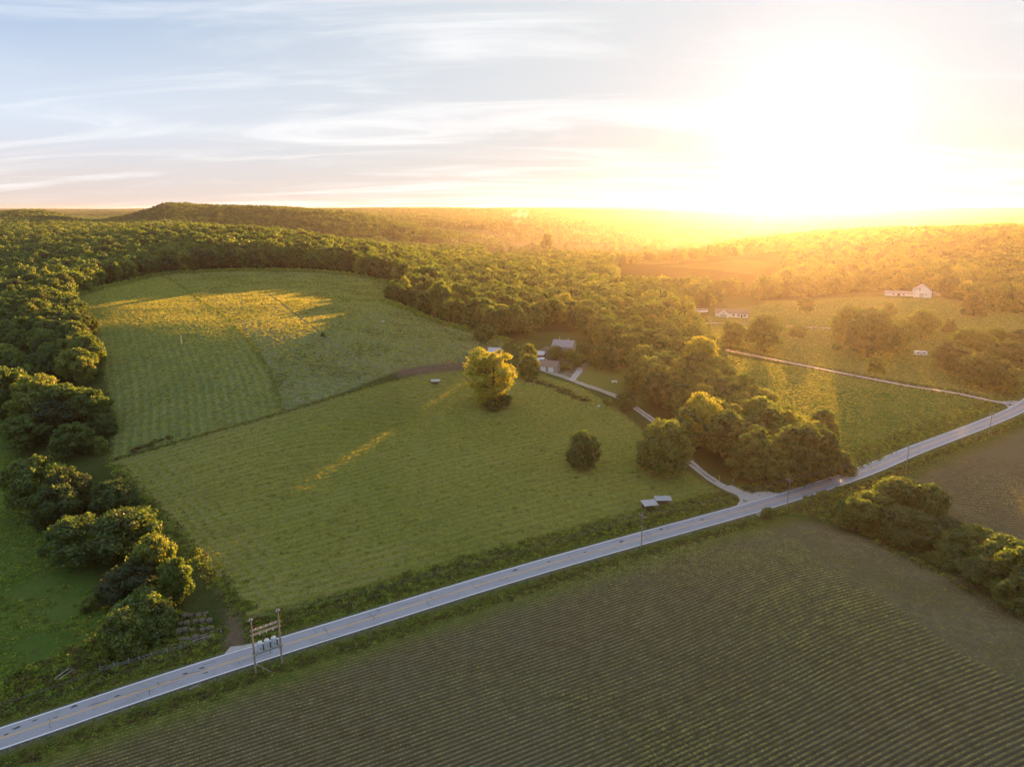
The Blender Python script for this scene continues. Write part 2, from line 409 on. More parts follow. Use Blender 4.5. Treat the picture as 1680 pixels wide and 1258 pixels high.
M = dict(
 wood=simple('weathered_wood', (.30,.24,.18), .85, var=.35, bump=.4), darkwood=simple('dark_wood', (.10,.075,.05), .9, var=.35),
 bark=simple('bark', (.10,.075,.055), .95, var=.4, scale=1.5), metal=simple('grey_metal', (.45,.47,.50), .45, .6, .15),
 tank=simple('transformer_paint', (.50,.58,.64), .4, 0, .12), glass=simple('window_glass', (.03,.04,.05), .08, 0, .05),
 white=simple('white_paint', (.78,.77,.74), .6, 0, .12), ceramic=simple('ceramic', (.75,.75,.74), .25, 0, .05),
 roofgrey=simple('grey_shingle', (.26,.24,.26), .8, 0, .25, 2), roofbrown=simple('brown_shingle', (.20,.14,.11), .8, 0, .3, 2),
 red=simple('red_siding', (.30,.07,.045), .75, 0, .2), tin=simple('weathered_tin_roof', (.42,.41,.42), .5, .35, .3, 1.2),
 brick=simple('tan_siding', (.36,.30,.24), .8, 0, .2), concrete=simple('concrete', (.45,.43,.40), .85, 0, .25),
 wire=simple('wire', (.10,.10,.10), .6, .3, .1), bale=simple('old_hay', (.115,.095,.065), .95, 0, .5, 2.5, .8),
 water=simple('pool_water', (.10,.20,.25), .08, 0, .05), black=simple('black_plastic', (.02,.02,.022), .5, 0, .1),
 rail=simple('bleached_timber', (.31,.28,.235), .85, 0, .3), yellow=simple('sign_yellow', (.6,.42,.05), .5, 0, .1),
)

def leaf_mat(name, cA, cB, cC, trans, big=35.0):
    """deciduous leaves: colour differs between trees, between clumps and between leaves"""
    m = bpy.data.materials.new(name); m.use_nodes = True; t = NT(m.node_tree)
    oi = t.add('ShaderNodeObjectInfo'); geo = t.add('ShaderNodeNewGeometry')
    n3 = t.noise(geo.outputs['Position'], 2.3, 2, .7); n1 = t.noise(geo.outputs['Position'], 1 / big, 2); n2 = t.noise(geo.outputs['Position'], .55, 3, .7)
    f = t.math('ADD', t.math('MULTIPLY', oi.outputs['Random'], .65), t.math('MULTIPLY', n1, .45))
    c = t.mix(t.ramp(f, .1, .6), cA, cB); c = t.mix(t.ramp(f, .6, 1.0), c, cC)
    hs = t.add('ShaderNodeHueSaturation'); t.link(c, hs.inputs['Color'])
    t.link(t.ramp(t.math('ADD', t.math('MULTIPLY', n2, .6), t.math('MULTIPLY', n3, .4)), .32, .68, .4, 1.65), hs.inputs['Value'])
    d = t.add('ShaderNodeBsdfDiffuse'); t.link(hs.outputs[0], d.inputs[0])
    tr = t.add('ShaderNodeBsdfTranslucent'); tc = t.mix(1.0, hs.outputs[0], trans, 'MULTIPLY'); t.link(tc, tr.inputs[0])
    g = t.add('ShaderNodeBsdfGlossy', _Roughness=.5); g.inputs[0].default_value = (1, 1, 1, 1)
    a = t.add('ShaderNodeMixShader', _Fac=.45); t.link(d.outputs[0], a.inputs[1]); t.link(tr.outputs[0], a.inputs[2])
    b = t.add('ShaderNodeMixShader', _Fac=.025); t.link(a.outputs[0], b.inputs[1]); t.link(g.outputs[0], b.inputs[2])
    o = t.add('ShaderNodeOutputMaterial'); t.link(b.outputs[0], o.inputs[0]); return m
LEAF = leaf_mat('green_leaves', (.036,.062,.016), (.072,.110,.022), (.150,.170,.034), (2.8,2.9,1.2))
LEAF_Y = leaf_mat('lightened_yellow_green_leaves', (.30,.29,.038), (.33,.31,.042), (.36,.33,.048), (1.8,1.9,.8))  # leaf tone lightened to stand in for sun on crowns left in shade
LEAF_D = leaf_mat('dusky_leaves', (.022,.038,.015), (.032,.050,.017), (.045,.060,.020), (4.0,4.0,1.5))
GRASS = leaf_mat('grass_blades', (.11,.145,.028), (.15,.18,.036), (.20,.19,.055), (2.6,2.9,.9), 12)
HAYG = leaf_mat('mown_grass', (.215,.235,.055), (.265,.275,.070), (.31,.295,.10), (2.1,2.0,.9), 14)
WEED = leaf_mat('brown_weeds', (.10,.080,.035), (.11,.10,.035), (.09,.11,.03), (1.9,1.7,.9), 9)
CROPM = leaf_mat('seedling_leaves', (.25,.26,.105), (.29,.29,.115), (.33,.32,.13), (2.2,2.0,1.0), 25)

def ground_mat():
    m = bpy.data.materials.new('ground'); m.use_nodes = True; t = NT(m.node_tree)
    tc = t.add('ShaderNodeTexCoord'); v = tc.outputs['Object']
    A = lambda nm: t.add('ShaderNodeAttribute', attribute_name=nm).outputs['Fac']
    n80 = t.noise(v, 1 / 60, 3); n20 = t.noise(v, 1 / 14, 4, .6); n3 = t.noise(v, 1 / 2.2, 4, .65); nf = t.noise(v, 2.2, 4, .7)
    rows = A('rows')
    def stripes(period, warp):
        x = t.math('ADD', t.math('SUBTRACT', t.math('MULTIPLY', rows, 2 * math.pi / period), math.pi / 2), t.math('MULTIPLY', t.math('SUBTRACT', n3, .5), warp))
        return t.math('ADD', t.math('MULTIPLY', t.math('SINE', x), .5), .5)
    base = t.mix(t.ramp(n20, .35, .65), (.050,.072,.018), (.075,.085,.025))
    col = base
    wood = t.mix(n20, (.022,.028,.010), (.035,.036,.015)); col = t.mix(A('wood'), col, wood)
    pas = t.mix(t.ramp(n20, .3, .7), (.075,.140,.024), (.130,.175,.040)); pas = t.mix(t.ramp(n3, .5, .8), pas, (.085,.080,.035)); col = t.mix(A('pasture'), col, pas)
    lawn = t.mix(t.ramp(n80, .3, .7), (.120,.145,.032), (.17,.175,.044)); col = t.mix(A('lawn'), col, lawn)
    mea = t.mix(t.ramp(n3, .35, .68), (.140,.180,.075), (.235,.250,.130)); mea = t.mix(t.ramp(n20, .52, .75), mea, (.12,.115,.06)); col = t.mix(A('meadow'), col, mea)
    hu = t.mix(t.ramp(n20, .3, .7), (.185,.225,.080), (.240,.265,.100))
    hu = t.mix(t.math('MULTIPLY', stripes(3.1, 1.2), .45), hu, (.070,.100,.034)); col = t.mix(A('hayup'), col, hu)

    hl = t.mix(t.ramp(n80, .3, .7), (.215,.235,.050), (.300,.285,.072)); hl = t.mix(t.ramp(n3, .45, .8, 0, .6), hl, (.19,.165,.075))
    hl = t.mix(t.ramp(n20, .55, .8, 0, .5), hl, (.15,.13,.045))
    hl = t.mix(t.math('MULTIPLY', stripes(2.6, 2.4), .28), hl, (.062,.082,.018))
    # swaths round the perimeter
    e = A('edge'); ring = t.math('MULTIPLY', t.ramp(e, 0, 1.0), t.ramp(e, 14, 17, 1, 0))
    rs = t.math('SINE', t.math('ADD', t.math('MULTIPLY', e, 2.05), t.math('MULTIPLY', n20, 3)))
    hl = t.mix(t.math('MULTIPLY', ring, t.ramp(rs, .45, 1.0, 0, .34)), hl, (.27,.25,.15)); col = t.mix(A('hay'), col, hl)
    soil = t.mix(t.ramp(n3, .3, .7), (.145,.115,.058), (.21,.175,.095)); soil = t.mix(t.ramp(n80, .40, .62, 0, .8), soil, (.185,.165,.090))
    soil = t.mix(t.ramp(n20, .5, .72, 0, .6), soil, (.20,.175,.11))
    soil = t.mix(t.math('MULTIPLY', t.math('MULTIPLY', stripes(.97, .5), .75), A('plant')), soil, (.040,.030,.018))
    soil = t.mix(t.math('MULTIPLY', t.math('SUBTRACT', 1.0, A('plant')), .6), soil, t.mix(t.ramp(n3, .35, .65), t.mix(t.ramp(n20, .35, .6), (.135,.125,.050), (.21,.175,.095)), (.095,.078,.038))); col = t.mix(A('soil'), col, soil)
    vg = t.mix(t.ramp(n3, .3, .7), (.080,.110,.018), (.130,.130,.030)); col = t.mix(A('verge'), col, vg)
    col = t.mix(A('dirt'), col, t.mix(n3, (.13,.085,.055), (.20,.15,.11)))
    col = t.mix(A('yard'), col, t.mix(t.ramp(n3, .4, .6), (.24,.20,.17), (.12,.11,.05)))
    col = t.mix(A('shoulder'), col, t.mix(t.ramp(nf, .4, .62), (.20,.185,.16), (.09,.09,.04)))
    hs = t.add('ShaderNodeHueSaturation'); t.link(col, hs.inputs['Color'])
    k = t.math('ADD', t.math('ADD', t.math('MULTIPLY', nf, .9), t.math('MULTIPLY', n3, .45)), .38)
    t.link(k, hs.inputs['Value'])
    d = t.add('ShaderNodeBsdfDiffuse', _Roughness=.9); t.link(hs.outputs[0], d.inputs[0])
    hgt_ = t.math('ADD', t.math('MULTIPLY', nf, .34), t.math('MULTIPLY', n3, .6))
    hgt_ = t.math('ADD', hgt_, t.math('MULTIPLY', t.math('MULTIPLY', stripes(3.1, 1.2), A('hayup')), .16))
    hgt_ = t.math('MULTIPLY', hgt_, t.math('SUBTRACT', 1.0, t.math('MULTIPLY', t.math('MULTIPLY', A('soil'), A('plant')), .86)))
    bp = t.add('ShaderNodeBump', _Strength=1.0, _Distance=1.8); t.link(hgt_, bp.inputs['Height']); t.link(bp.outputs[0], d.inputs['Normal'])
    o = t.add('ShaderNodeOutputMaterial'); t.link(d.outputs[0], o.inputs[0]); return m
GROUND = ground_mat()

# ------------------------------------------------------------------ ground sheets
def axis(lo, hi, step, far_lo, far_hi, g=1.06):
    c = list(np.arange(lo, hi, step)); s = step; x = c[-1]
    while x < far_hi: s *= g; x += s; c.append(min(x, far_hi))
    s = step; x = lo; pre = []
    while x > far_lo: s *= g; x -= s; pre.append(max(x, far_lo))
    return np.array(pre[::-1] + c)
def build_ground():
    X = axis(-230, 340, 1.7, -15800, 15800); Y = axis(66, 560, 1.7, -900, 15800)
    gx, gy = np.meshgrid(X, Y); nx, ny = len(X), len(Y); x, y = gx.ravel(), gy.ravel()
    z = height(x, y); A = zone_attrs(x, y)
    i = np.arange(ny - 1)[:, None] * nx + np.arange(nx - 1)[None, :]
    Q = np.stack([i, i + 1, i + nx + 1, i + nx], -1).reshape(-1, 4)
    cx = x[Q].mean(1); cy = y[Q].mean(1)
    att = lambda k: A[k][Q].mean(1)
    zone = np.zeros(len(Q), int)
    for k, nm in enumerate(('hay', 'hayup', 'meadow', 'pasture', 'lawn', 'soil'), 1): zone[att(nm) > .5] = k
    zone[(zone == 6) & (cx > 130) & (sdist(cx, cy, CROP2) > -4)] = 7
    zone[(zone == 4) & (cx < 0)] = 8
    names = ['ground', 'hay_field', 'upper_field', 'meadow', 'roadside_pasture', 'lawn', 'crop_field', 'far_crop_field', 'side_pasture']
    labels = ['green land and woodland floor running to the horizon', 'mown green hay field between the hedge, the driveway and the road',
              'striped green field rising to the dark wood', 'rough grey-green meadow beside the striped field', 'rough golden pasture between the road and the gravel lane',
              'open grass round the white buildings beyond the gravel lane', 'brown crop field with seedling rows in front of the road', 'smaller crop field beyond the hedgerow', 'dark green pasture outside the hedgerow']
    V = np.stack([x, y, z], 1)
    for k, nm in enumerate(names):
        q = Q[zone == k]
        if not len(q): continue
        use, inv = np.unique(q, return_inverse=True)
        me = mesh_np(nm, V[use], inv.reshape(-1, 4), GROUND, smooth=True)
        for an, av in A.items():
            a = me.attributes.new(an, 'FLOAT', 'POINT'); a.data.foreach_set('value', np.ascontiguousarray(av[use], dtype=np.float32))
        tag(link(nm, me), labels[k], None, None, 'structure')
build_ground()

# ------------------------------------------------------------------ roads
def normals(L):
    d = np.gradient(L, axis=0); d /= np.linalg.norm(d, axis=1)[:, None]; return np.stack([-d[:, 1], d[:, 0]], 1)
def ribbon(name, L, o0, o1, z, mat, parent=None, cols=1, wob=0.0):
    N = normals(L); w = wob * np.array([random.uniform(-1, 1) for _ in L])
    rows_ = []
    for c in range(cols + 1):
        o = o0 + (o1 - o0) * c / cols + (w if c in (0, cols) else 0) * (1 if c else -1)
        p = L + N * np.reshape(o * np.ones(len(L)), (-1, 1))
        zz = z(p[:, 0], p[:, 1]) if callable(z) else np.full(len(L), z)
        rows_.append(np.column_stack([p, zz]))
    V = np.concatenate(rows_); n = len(L); Q = []
    for c in range(cols):
        a = c * n; i = np.arange(n - 1); Q.append(np.stack([a + i, a + n + i, a + n + i + 1, a + i + 1], 1)[:, ::-1])
    return link(name, mesh_np(name, V, np.concatenate(Q), mat, smooth=True), parent)
def road_mat():
    m = bpy.data.materials.new('asphalt'); m.use_nodes = True; t = NT(m.node_tree)
    tc = t.add('ShaderNodeTexCoord'); v = tc.outputs['Object']
    n = t.noise(v, .12, 4); f = t.noise(v, 3.0, 4, .7); w = t.noise(v, .7, 5, .7)
    c = t.mix(n, (.24,.245,.285), (.31,.31,.34)); c = t.mix(t.ramp(f, .45, .75, 0, .45), c, (.15,.15,.165)); wp = t.noise(v, .35, 2); c = t.mix(t.ramp(wp, .5, .7, 0, .35), c, (.19,.185,.195))
    c = t.mix(t.ramp(w, .66, .72, 0, .55), c, (.08,.08,.085))
    b = t.add('ShaderNodeBsdfPrincipled', _Roughness=.62); t.link(c, b.inputs['Base Color'])
    bp = t.add('ShaderNodeBump', _Strength=.3, _Distance=.02); t.link(f, bp.inputs['Height']); t.link(bp.outputs[0], b.inputs['Normal'])
    o = t.add('ShaderNodeOutputMaterial'); t.link(b.outputs[0], o.inputs[0]); return m
ASPH = road_mat()
def paint(name, col, gap):
    m = bpy.data.materials.new(name); m.use_nodes = True; t = NT(m.node_tree)
    tc = t.add('ShaderNodeTexCoord'); n = t.noise(tc.outputs['Object'], 1.1, 6, .75)
    c = t.mix(t.ramp(n, gap, gap + .12), col, (.20,.19,.19))
    b = t.add('ShaderNodeBsdfPrincipled', _Roughness=.6); t.link(c, b.inputs['Base Color'])
    o = t.add('ShaderNodeOutputMaterial'); t.link(b.outputs[0], o.inputs[0]); return m
PW, PY = paint('white_line_paint', (.8,.8,.8), .62), paint('yellow_line_paint', (.62,.36,.10), .60)
road = ribbon('road', ROAD, -3.35, 3.35, 0.0, ASPH, cols=4, wob=.06); tag(road, 'grey two-lane road with white edge lines crossing the picture', kind='structure')
for s in (-3.0, 3.0): ribbon('edge_line', ROAD, s - .1, s + .1, .006, PW, road)
for s in (-.17, .17): ribbon('centre_line', ROAD, s - .08, s + .08, .006, PY, road)
# dark patches and sealed cracks in the surface
DPT = simple('asphalt_patch', (.035,.035,.037), .7, 0, .2)
def patches():
    N = normals(ROAD); mb = MB()
    spots = [(10,1204,.9),(28,1193,1.3),(57,1181,1.0),(122,1158,1.5),(92,1176,.8),(193,1141,1.0),(305,1104,1.2),(331,1095,1.2),(338,1103,1.0),(845,935,1.6),(1020,888,1.8),(900,921,1.4),(960,905,1.2),(1085,868,1.5),(1152,852,1.6)]
    for px, py, s in spots:
        p = W0(px, py); k = int(np.argmin(np.hypot(*(ROAD - p).T))); n = N[k]; d = np.array([n[1], -n[0]]); vs = []
        for i in range(9):
            a = 2 * math.pi * i / 9; r = s * random.uniform(.3, .65); q = p + d * math.cos(a) * r + n * math.sin(a) * r * .42
            vs.append((q[0], q[1], .010))
        mb.poly(vs)
    mb.build('tar_patch', DPT, road)['kind'] = 'stuff'
    mb = MB()
    for _ in range(230):
        k = random.randrange(30, len(ROAD) - 30); n = N[k]; d = np.array([n[1], -n[0]]); long_ = random.random() < .45
        p = ROAD[k] + n * random.uniform(-2.6, 2.6); w = random.uniform(.025, .06); pts = [p]
        for i in range(random.randint(3, 8)):
            st = (d * random.uniform(.5, 1.2) + n * random.uniform(-.12, .12)) if long_ else (n * random.uniform(.25, .6) + d * random.uniform(-.25, .25))
            q = pts[-1] + st
            if abs((q - ROAD[k]) @ n) > 2.85: break
            pts.append(q)
        pr = n if long_ else d
        for a, b in zip(pts[:-1], pts[1:]): mb.poly([(*(a - pr * w), .0085), (*(b - pr * w), .0085), (*(b + pr * w), .0085), (*(a + pr * w), .0085)])
    mb.build('sealed_crack', DPT, road)['kind'] = 'stuff'
patches()
GRAVEL = simple('pale_gravel', (.36,.33,.31), .9, 0, .3, .8, .4)
GRASSY = simple('grassy_crown', (.12,.115,.05), .95, 0, .4, .8, .4)
on_ground = lambda dz: (lambda x, y: height(x, y) + dz)
drv = ribbon('driveway', DRIVE, -1.7, 1.7, on_ground(.10), GRAVEL, cols=4, wob=.18); tag(drv, 'pale gravel driveway winding from the road to the farmstead', kind='structure')
ribbon('grass_strip', DRIVE[6:-8], -.32, .32, on_ground(.112), GRASSY, drv, 1, .12)
spur = ribbon('driveway_spur', SPUR, -1.5, 1.5, on_ground(.12), GRAVEL, cols=2, wob=.15); tag(spur, 'short paved spur off the driveway towards the house', kind='structure')
lane = ribbon('gravel_lane', LANE, -1.6, 1.6, on_ground(.10), GRAVEL, cols=4, wob=.15); tag(lane, 'pale gravel lane from the road to the white house', kind='structure')
def apron(name, pts, mat, lab, dz=.03):
    pp = [W0(*q) for q in pts]; mb = MB(); c = sum(pp) / len(pp)
    ring = [mb.bm.verts.new((p[0], p[1], max(-.03, hgt(*p) + dz + .04))) for p in pp]; cv = mb.bm.verts.new((c[0], c[1], max(-.03, hgt(*c) + dz + .04)))
    for i in range(len(ring)): mb.bm.faces.new((ring[i], ring[(i + 1) % len(ring)], cv))
    bmesh.ops.recalc_face_normals(mb.bm, faces=mb.bm.faces)
    tag(mb.build(name, mat), lab, kind='structure')
apron('driveway_apron', [(1192,799),(1200,797),(1220,806),(1262,806),(1278,809),(1240,823),(1206,833),(1214,820),(1207,808)], GRAVEL, 'flared gravel mouth where the driveway meets the road')
apron('lane_apron', [(1640,659),(1655,657),(1678,658),(1668,664),(1655,671),(1650,664)], GRAVEL, 'gravel mouth where the far lane meets the road')
apron('field_gate_apron', [(368,1072),(378,1060),(398,1058),(425,1052),(432,1054),(400,1064)], GRAVEL, 'gravelly field entrance beside the road')

# ------------------------------------------------------------------ trees
def quads_from(c, nrm, size, r, asp=1.0):
    """leaf cards: centres c, normals nrm, half sizes -> vertices, faces (bent four-corner leaves)"""
    n = len(c); up = r.normal(size=(n, 3)); a = np.cross(nrm, up); a /= np.linalg.norm(a, axis=1)[:, None] + 1e-9
    b = np.cross(nrm, a); s = size[:, None]
    V = np.stack([c - a * s * asp, c - b * s * .75 + nrm * s * .25, c + a * s * asp, c + b * s * .75 + nrm * s * .25], 1).reshape(-1, 3)
    return V, np.arange(4 * n).reshape(-1, 4)
def crown_geo(seed, Rr, H, base, nl, nleaf, leaf, shape='round', lob=.36):
    r = np.random.default_rng(seed); C = []; rad = []
    prof = dict(round=lambda t: math.sin(math.pi * min(1, .16 + .80 * t)) ** .6, tall=lambda t: math.sin(math.pi * min(1, .2 + .76 * t)) ** .7,
                vase=lambda t: .40 + .62 * math.sin(math.pi * min(1, max(0, t * 1.15 - .22))) if t > .2 else .42,
                cone=lambda t: 1.02 - .85 * t, bush=lambda t: math.cos(math.pi / 2 * t * .92) ** .55)[shape]
    for i in range(nl):
        t = (i + r.random()) / nl; a = i * 2.399 + r.normal() * .5; rr = Rr * prof(t) * (1 - lob * .75) * (.80 + .32 * r.random())
        if r.random() < .18: rr *= .4
        lr = Rr * lob * (.62 + .6 * r.random()) * (.75 + .35 * prof(t))
        C.append((rr * math.cos(a), rr * math.sin(a), base + lr * .5 + (H - base - lr * 1.35) * t)); rad.append(lr)
    C = np.array(C); rad = np.array(rad)
    w = rad ** 2; k = r.choice(nl, nleaf, p=w / w.sum())
    d = r.normal(size=(nleaf, 3)); d[:, 2] += .35; d /= np.linalg.norm(d, axis=1)[:, None]
    bump = 1 + .22 * np.sin(d[:, 0] * 5 + k * 1.7) * np.sin(d[:, 1] * 5 + k) + .14 * np.sin(d[:, 2] * 11 + d[:, 0] * 9 + k)
    p = C[k] + d * (rad[k] * bump * (.66 + .42 * r.random(nleaf)))[:, None] * np.array([1, 1, .82])
    # drop leaves buried inside another lobe
    dist = np.linalg.norm(p[:, None] - C[None], axis=2) / rad[None]; keep = ((dist < .62).sum(1) == 0) | (r.random(nleaf) < .12)
    keep &= p[:, 2] > .15
    p, d = p[keep], d[keep]; nr = d + r.normal(size=d.shape) * .55; nr /= np.linalg.norm(nr, axis=1)[:, None]
    LV, LQ = quads_from(p, nr, leaf * (.6 + .8 * r.random(len(p))), r)
    # closed core added inside each lobe to block light through the crown
    CV = []; CQ = []; n0 = len(LV)
    for c, lr in zip(C, rad):
        a = lr * .60; k = n0 + len(CV)
        for z, q in ((-.85, .5), (0, 1), (.8, .6)):
            for j in range(6): t = j * math.pi / 3 + z; CV.append((c[0] + a * q * math.cos(t), c[1] + a * q * math.sin(t), max(.1, c[2] + a * z * .82)))
        for s in (0, 1):
            for j in range(6): CQ.append((k + s * 6 + j, k + s * 6 + (j + 1) % 6, k + s * 6 + 6 + (j + 1) % 6, k + s * 6 + 6 + j))
        CQ.append((k + 12, k + 13, k + 14, k + 15)); CQ.append((k + 15, k + 16, k + 17, k + 12))
    return np.vstack([LV, np.array(CV)]), np.vstack([LQ, np.array(CQ)])
def trunk_geo(seed, H, rad, top, limbs=5, stems=1):
    r = np.random.default_rng(seed); V = []; Fc = []
    def limb(a, b, r0, r1, n=6):
        a = np.array(a, float); b = np.array(b, float); d = b - a; d /= np.linalg.norm(d); u = np.cross(d, [.3, .5, .8]); u /= np.linalg.norm(u); w = np.cross(d, u)
        k = len(V)
        for q, rr in ((a, r0), ((a + b) / 2 + r.normal(size=3) * .04 * np.linalg.norm(b - a), (r0 + r1) / 2), (b, r1)):
            for i in range(n): V.append(q + rr * (u * math.cos(2 * math.pi * i / n) + w * math.sin(2 * math.pi * i / n)))
        for s in (0, 1):
            for i in range(n): Fc.append((k + s * n + i, k + s * n + (i + 1) % n, k + (s + 1) * n + (i + 1) % n, k + (s + 1) * n + i))
    for s in range(stems):
        o = np.array([0, 0, -.4]) + (np.array([r.normal() * .9, r.normal() * .9, 0]) if stems > 1 else 0)
        tp = np.array([r.normal() * .3 + o[0] * 2.2, r.normal() * .3 + o[1] * 2.2, top]); limb(o, tp, rad, rad * .45, 8)
        for i in range(limbs):
            t = .3 + .6 * i / limbs; q = o + (tp - o) * t; a = r.random() * 6.28; L = H * .26
            limb(q, q + np.array([math.cos(a) * L, math.sin(a) * L, L * .8]), rad * .4, rad * .1, 5)
    return np.array(V), np.array(Fc)
VAR = {}
def variant(key, seed, Rr, H, base, nl, nleaf, leaf, shape, mat, lob=.36, stems=1, limbs=5):
    V, Q = crown_geo(seed, Rr, H, base, nl, nleaf, leaf, shape, lob)
    cm = mesh_np('crown', V, Q, mat)
    TV, TQ = trunk_geo(seed + 1, H, .022 * H + .05, H * .72, limbs, stems); tm = mesh_np('trunk', TV, TQ, M['bark'], smooth=True)
    VAR[key] = (cm, tm, Rr, H)
for i in range(5): variant(f'oak{i}', 200 + i, 5.6, 13, 1.5, 38 + 3 * i, 15000, .26, 'round', LEAF, .29)
for i in range(3): variant(f'tall{i}', 120 + i, 4.2, 15, 1.6, 30, 14000, .24, 'tall', LEAF, .36)
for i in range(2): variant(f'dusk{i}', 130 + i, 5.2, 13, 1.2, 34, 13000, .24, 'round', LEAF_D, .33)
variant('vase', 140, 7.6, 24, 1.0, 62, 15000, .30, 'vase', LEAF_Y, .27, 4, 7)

for i in range(2): variant(f'loose{i}', 180 + i, 4.6, 10.5, .3, 44, 14000, .24, 'round', LEAF, .33)
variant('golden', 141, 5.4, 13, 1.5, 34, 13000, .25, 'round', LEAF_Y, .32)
for i in range(2): variant(f'bush{i}', 150 + i, 4.0, 6.5, .0, 26, 11000, .21, 'bush', LEAF, .36)
variant('cedar', 160, 2.6, 8, .1, 34, 8000, .18, 'cone', LEAF_D, .34)
for i in range(2): variant(f'mid{i}', 170 + i, 5.4, 13, 1.2, 24, 3600, .46, 'round', LEAF, .37)
NTREE = [0]
def tree(key, x, y, h=None, w=None, rz=None, label=None, group=None, name='deciduous_tree', cat='tree', dz=0.0):
    cm, tm, Rr, H = VAR[key]; h = h or H; w = w or 2 * Rr * h / H
    s = (w / (2 * Rr), w / (2 * Rr), h / H); rz = random.uniform(0, 6.28) if rz is None else rz
    e = empty(name, (x, y, hgt(x, y) - .1 + dz), rz, label, cat, group, s)
    link('trunk', tm, e); link('crown', cm, e); NTREE[0] += 1; return e
PLACED = []      # (x, y, radius) of hand-placed crowns
def tree_px(key, bx, by, ty, w, label, group=None, name='deciduous_tree', cat='tree'):
    g = P3(bx, by); h = max(1.0, top_height(g, ty)); ww = w * mpp(g); PLACED.append((g[0], g[1], ww * .42))
    return tree(key, g[0], g[1], h, ww, None, label, group, name, cat)
